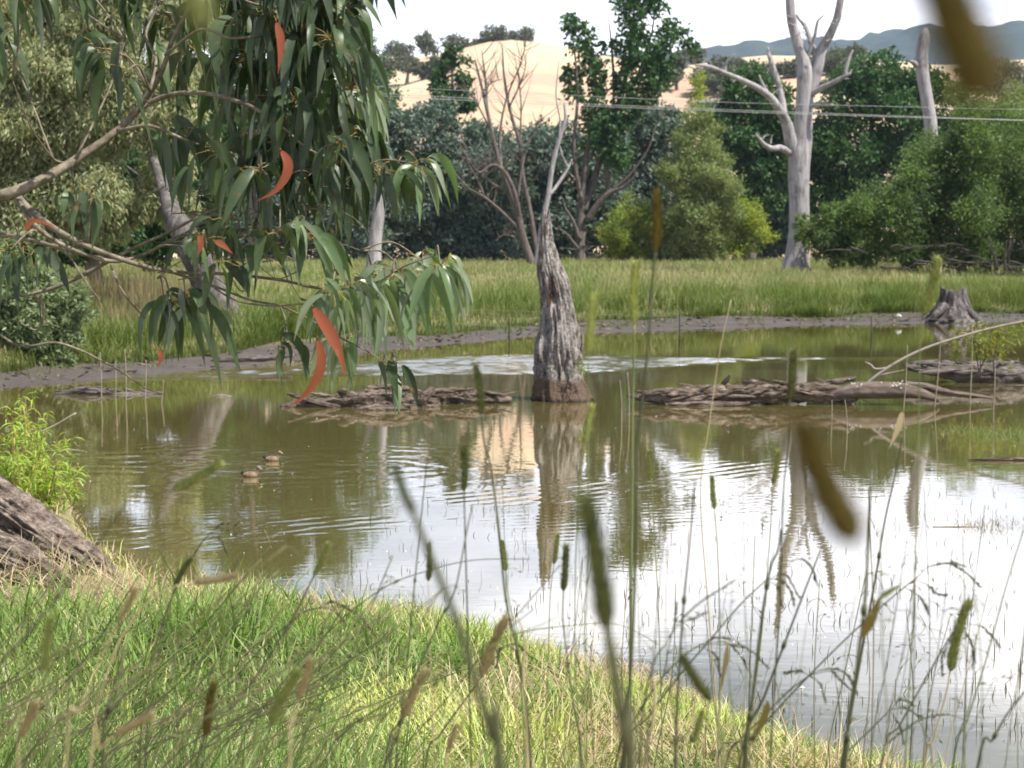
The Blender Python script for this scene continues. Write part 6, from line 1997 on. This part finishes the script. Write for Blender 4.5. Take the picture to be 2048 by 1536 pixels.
bare_stalk('thin stalk right of the large olive seed head', [(1990, 1130), (1960, 1250), (1920, 1400), (1890, 1536)], 2.6, 't', 3)


def finger_grass(label, stem, fingers, D=2.1, w=4):
    """arching stalk topped by drooping finger-like spikes"""
    s = 1 / PXM(D)
    q = to_ground(np.array([P(x, y, D) for x, y in stem]))
    t = thing('finger_grass', label, 'grass stalk', q[-1], 'finger grass stalks with drooping spikes')
    mb = MB(); qq = cat_rom(q, 6)
    tube(mb, qq, np.linspace(w * s * .35, w * s * .6, len(qq)), 6)
    mb.build('stem', m_stalk_d, t)
    for i, f in enumerate(fingers):
        c = cat_rom(np.array([P(x, y, D + .03 * math.sin(i * 2)) for x, y in f]), 6)
        n = len(c)
        fb = MB(); tube(fb, c, np.clip(np.linspace(.4, 1.5, n), .4, 1.0) * 1.6 * s, 5)
        k = np.arange(n // 3, n)
        if len(k):
            k = np.repeat(k, 3)
            tan = unit(np.gradient(c, axis=0))[k]
            leaves(fb, c[k] + rs.normal(0, 1, (len(k), 3)) * s, unit(tan + rs.normal(0, .2, (len(k), 3))), rand_dir(len(k), rs), 11 * s, 4.5 * s)
        fb.build('spike', m_stalk_d, t)


finger_grass('finger grass with the widest drooping top, far lower right', [(1830, 1158), (1790, 1190), (1700, 1270), (1600, 1370), (1500, 1480), (1450, 1536)], [[(1830, 1158), (1860, 1132), (1900, 1128), (1935, 1148), (1957, 1170)], [(1860, 1134), (1900, 1126), (1930, 1132)], [(1830, 1158), (1855, 1170), (1872, 1186), (1888, 1190)], [(1806, 1172), (1835, 1190), (1850, 1210), (1856, 1224)]])
finger_grass('finger grass with a drooping top left of the dark bent-tip stalk', [(1532, 1160), (1480, 1210), (1420, 1280), (1360, 1350), (1300, 1430), (1240, 1536)], [[(1532, 1160), (1560, 1160), (1580, 1180), (1588, 1208)], [(1534, 1160), (1556, 1175), (1564, 1210)], [(1560, 1135), (1600, 1118), (1625, 1140), (1634, 1166)], [(1532, 1160), (1570, 1150), (1596, 1190)]])
finger_grass('finger grass with flat drooping top at the bank edge, right of centre', [(1400, 1290), (1370, 1310), (1320, 1360), (1270, 1440), (1230, 1536)], [[(1400, 1290), (1430, 1276), (1462, 1278)], [(1400, 1290), (1450, 1284), (1480, 1310), (1492, 1334)], [(1402, 1290), (1460, 1290), (1500, 1300), (1534, 1334)], [(1398, 1292), (1430, 1310), (1440, 1350)]])
finger_grass('finger grass arching low over white water, lower right', [(1620, 1350), (1580, 1380), (1530, 1430), (1470, 1490), (1430, 1536)], [[(1620, 1350), (1650, 1338), (1690, 1345), (1712, 1382)], [(1620, 1350), (1640, 1368), (1650, 1400)], [(1622, 1350), (1660, 1342), (1680, 1360), (1700, 1378)], [(1618, 1352), (1600, 1342), (1575, 1345)]])
finger_grass('finger grass with drooping top beside the large olive seed head', [(1915, 1250), (1890, 1290), (1850, 1360), (1800, 1450), (1760, 1536)], [[(1932, 1248), (1960, 1252), (1980, 1268), (1996, 1288)], [(1925, 1250), (1945, 1290), (1945, 1332)], [(1915, 1250), (1940, 1280), (1950, 1320)], [(1910, 1260), (1886, 1310), (1884, 1344)]])
finger_grass('finger grass lying low in the bottom right corner', [(1780, 1420), (1740, 1460), (1700, 1500), (1680, 1536)], [[(1780, 1420), (1810, 1416), (1838, 1432)], [(1782, 1420), (1800, 1400), (1828, 1410)], [(1950, 1450), (1900, 1430), (1840, 1440), (1782, 1480)], [(1780, 1422), (1800, 1450), (1806, 1480)]])
finger_grass('finger grass with small top left of the blurred thick stalk, on the bank', [(1010, 1290), (980, 1330), (930, 1400), (880, 1470), (850, 1536)], [[(1010, 1290), (1030, 1300), (1040, 1330)], [(1010, 1290), (1035, 1290), (1060, 1312)], [(1012, 1290), (1000, 1300), (994, 1330)]], 2.4)
finger_grass('finger grass with reddish knotted top over the bank edge, right of centre', [(1330, 1290), (1310, 1320), (1290, 1400), (1280, 1536)], [[(1330, 1290), (1360, 1245), (1400, 1205), (1468, 1162)], [(1360, 1245), (1385, 1238), (1410, 1226)], [(1345, 1268), (1350, 1240), (1352, 1212)]], 1.8)
finger_grass('finger grass arching over the bank left of centre, in front of grass', [(640, 1215), (600, 1230), (520, 1300), (440, 1400), (380, 1536)], [[(640, 1215), (680, 1214), (720, 1232), (748, 1268)], [(640, 1215), (670, 1222), (690, 1246)], [(640, 1215), (660, 1205), (690, 1212)]], 2.2)
finger_grass('finger grass leaning over the root log toward the water', [(420, 1068), (400, 1090), (360, 1160), (320, 1260), (290, 1400), (280, 1536)], [[(420, 1068), (450, 1060), (480, 1075)], [(420, 1068), (440, 1080), (452, 1100)], [(420, 1068), (440, 1050), (470, 1050)]], 2.4)

# uncountable thin blades and stray culms between the stalks, rooted just below the frame
mb = MB()
n = 4200
x = rs.uniform(-1.75, 1.25, n); y = rs.uniform(2.6, 5.0, n)
x = x * y / 3.4
left = sstep(.6, -1.0, x)
k = rs.random(n) < .22 + .78 * left
x, y, left = x[k], y[k], left[k]
top = CAMZ - .3235 * y
g = zg(x, y)
h = (top - g) * rs.uniform(.9, 1.12, len(x)) + rs.uniform(0, .42, len(x)) * left
blades(mb, np.stack([x, y, g], -1), h, rs.uniform(.003, .009, len(x)), rs.uniform(.0, .5, len(x)), rs.uniform(0, .5, len(x)), rs.choice([0, 1], len(x), p=[.45, .55]) * rs.uniform(0, 6.28, len(x)) + rs.normal(0, .4, len(x)), r=rs)
stuff(mb.build('rank_grass', m_long, smooth=False))

# thin stray culms slanting through the foreground (too many and too fine to count)
mb = MB()
for i in range(170):
    D = rs.uniform(1.5, 3.0); s = 1 / PXM(D)
    if i < 105:      # lower left, leaning to the right
        x0 = rs.uniform(-350, 650); top = (x0 + rs.uniform(120, 520), rs.uniform(1090, 1400))
        pts = [top, ((x0 + top[0]) / 2 + rs.uniform(10, 60), (top[1] + 1540) / 2 - rs.uniform(0, 40)), (x0, 1540)]
        w = rs.uniform(2.0, 4.5)
    else:            # right, over the water, nearly upright
        x0 = rs.uniform(1000, 2080); top = (x0 + rs.uniform(-40, 90), rs.uniform(960, 1430))
        pts = [top, ((x0 + top[0]) / 2 + rs.uniform(-15, 15), (top[1] + 1540) / 2), (x0, 1540)]
        w = rs.uniform(1.4, 3.2)
    q = to_ground(np.array([P(a, b, D) for a, b in pts]))
    if q[-1, 1] > y_near(q[-1, 0]):
        continue
    qq = cat_rom(q, 5)
    tube(mb, qq, np.linspace(w * .35, w * .6, len(qq)) * s, 5)
    if rs.random() < .75:   # a loose seed spray or a bent tip
        n = rs.integers(3, 9)
        for _ in range(n):
            k = rs.integers(0, 6)
            a = qq[k]; d = unit(np.array([rs.normal(.3, .6), rs.normal(0, .3), rs.normal(-.1, .6)]))
            L = rs.uniform(14, 46) * s
            c = np.array([a, a + d * L * .6, a + d * L + [0, 0, -L * .35]])
            tube(mb, c, [w * .22 * s, w * .2 * s, w * .12 * s], 4)
            leaves(mb, c[1:] , unit(np.tile(d + [0, 0, -.4], (2, 1))), rand_dir(2, rs), 13 * s, 4 * s)
stuff(mb.build('thin_culms', mat_leaf('thin_culm', [(.05, .07, .025), (.10, .12, .045), (.20, .17, .09), (.07, .065, .045)], .1, .6, .2), smooth=False))

# ------------------------------------------------------------------ air
HAZE = True
if HAZE:
    hb = MB()
    x0, x1, y0, y1, z0, z1 = -1700, 2000, -60, 3100, -5, 420
    hb.add([(x0, y0, z0), (x1, y0, z0), (x1, y1, z0), (x0, y1, z0), (x0, y0, z1), (x1, y0, z1), (x1, y1, z1), (x0, y1, z1)],
           [(0, 3, 2, 1), (4, 5, 6, 7), (0, 1, 5, 4), (1, 2, 6, 5), (2, 3, 7, 6), (3, 0, 4, 7)])
    hm = bpy.data.materials.new('haze'); hm.use_nodes = True
    hn = hm.node_tree; hn.nodes.clear()
    ho = hn.nodes.new('ShaderNodeOutputMaterial'); hv = hn.nodes.new('ShaderNodeVolumePrincipled')
    hv.inputs['Color'].default_value = (0.62, 0.76, 1.0, 1)
    hv.inputs['Density'].default_value = 0.00010
    hv.inputs['Anisotropy'].default_value = 0.1
    hn.links.new(hv.outputs[0], ho.inputs['Volume'])
    h = hb.build('haze', hm, smooth=False)
    h['kind'] = 'stuff'
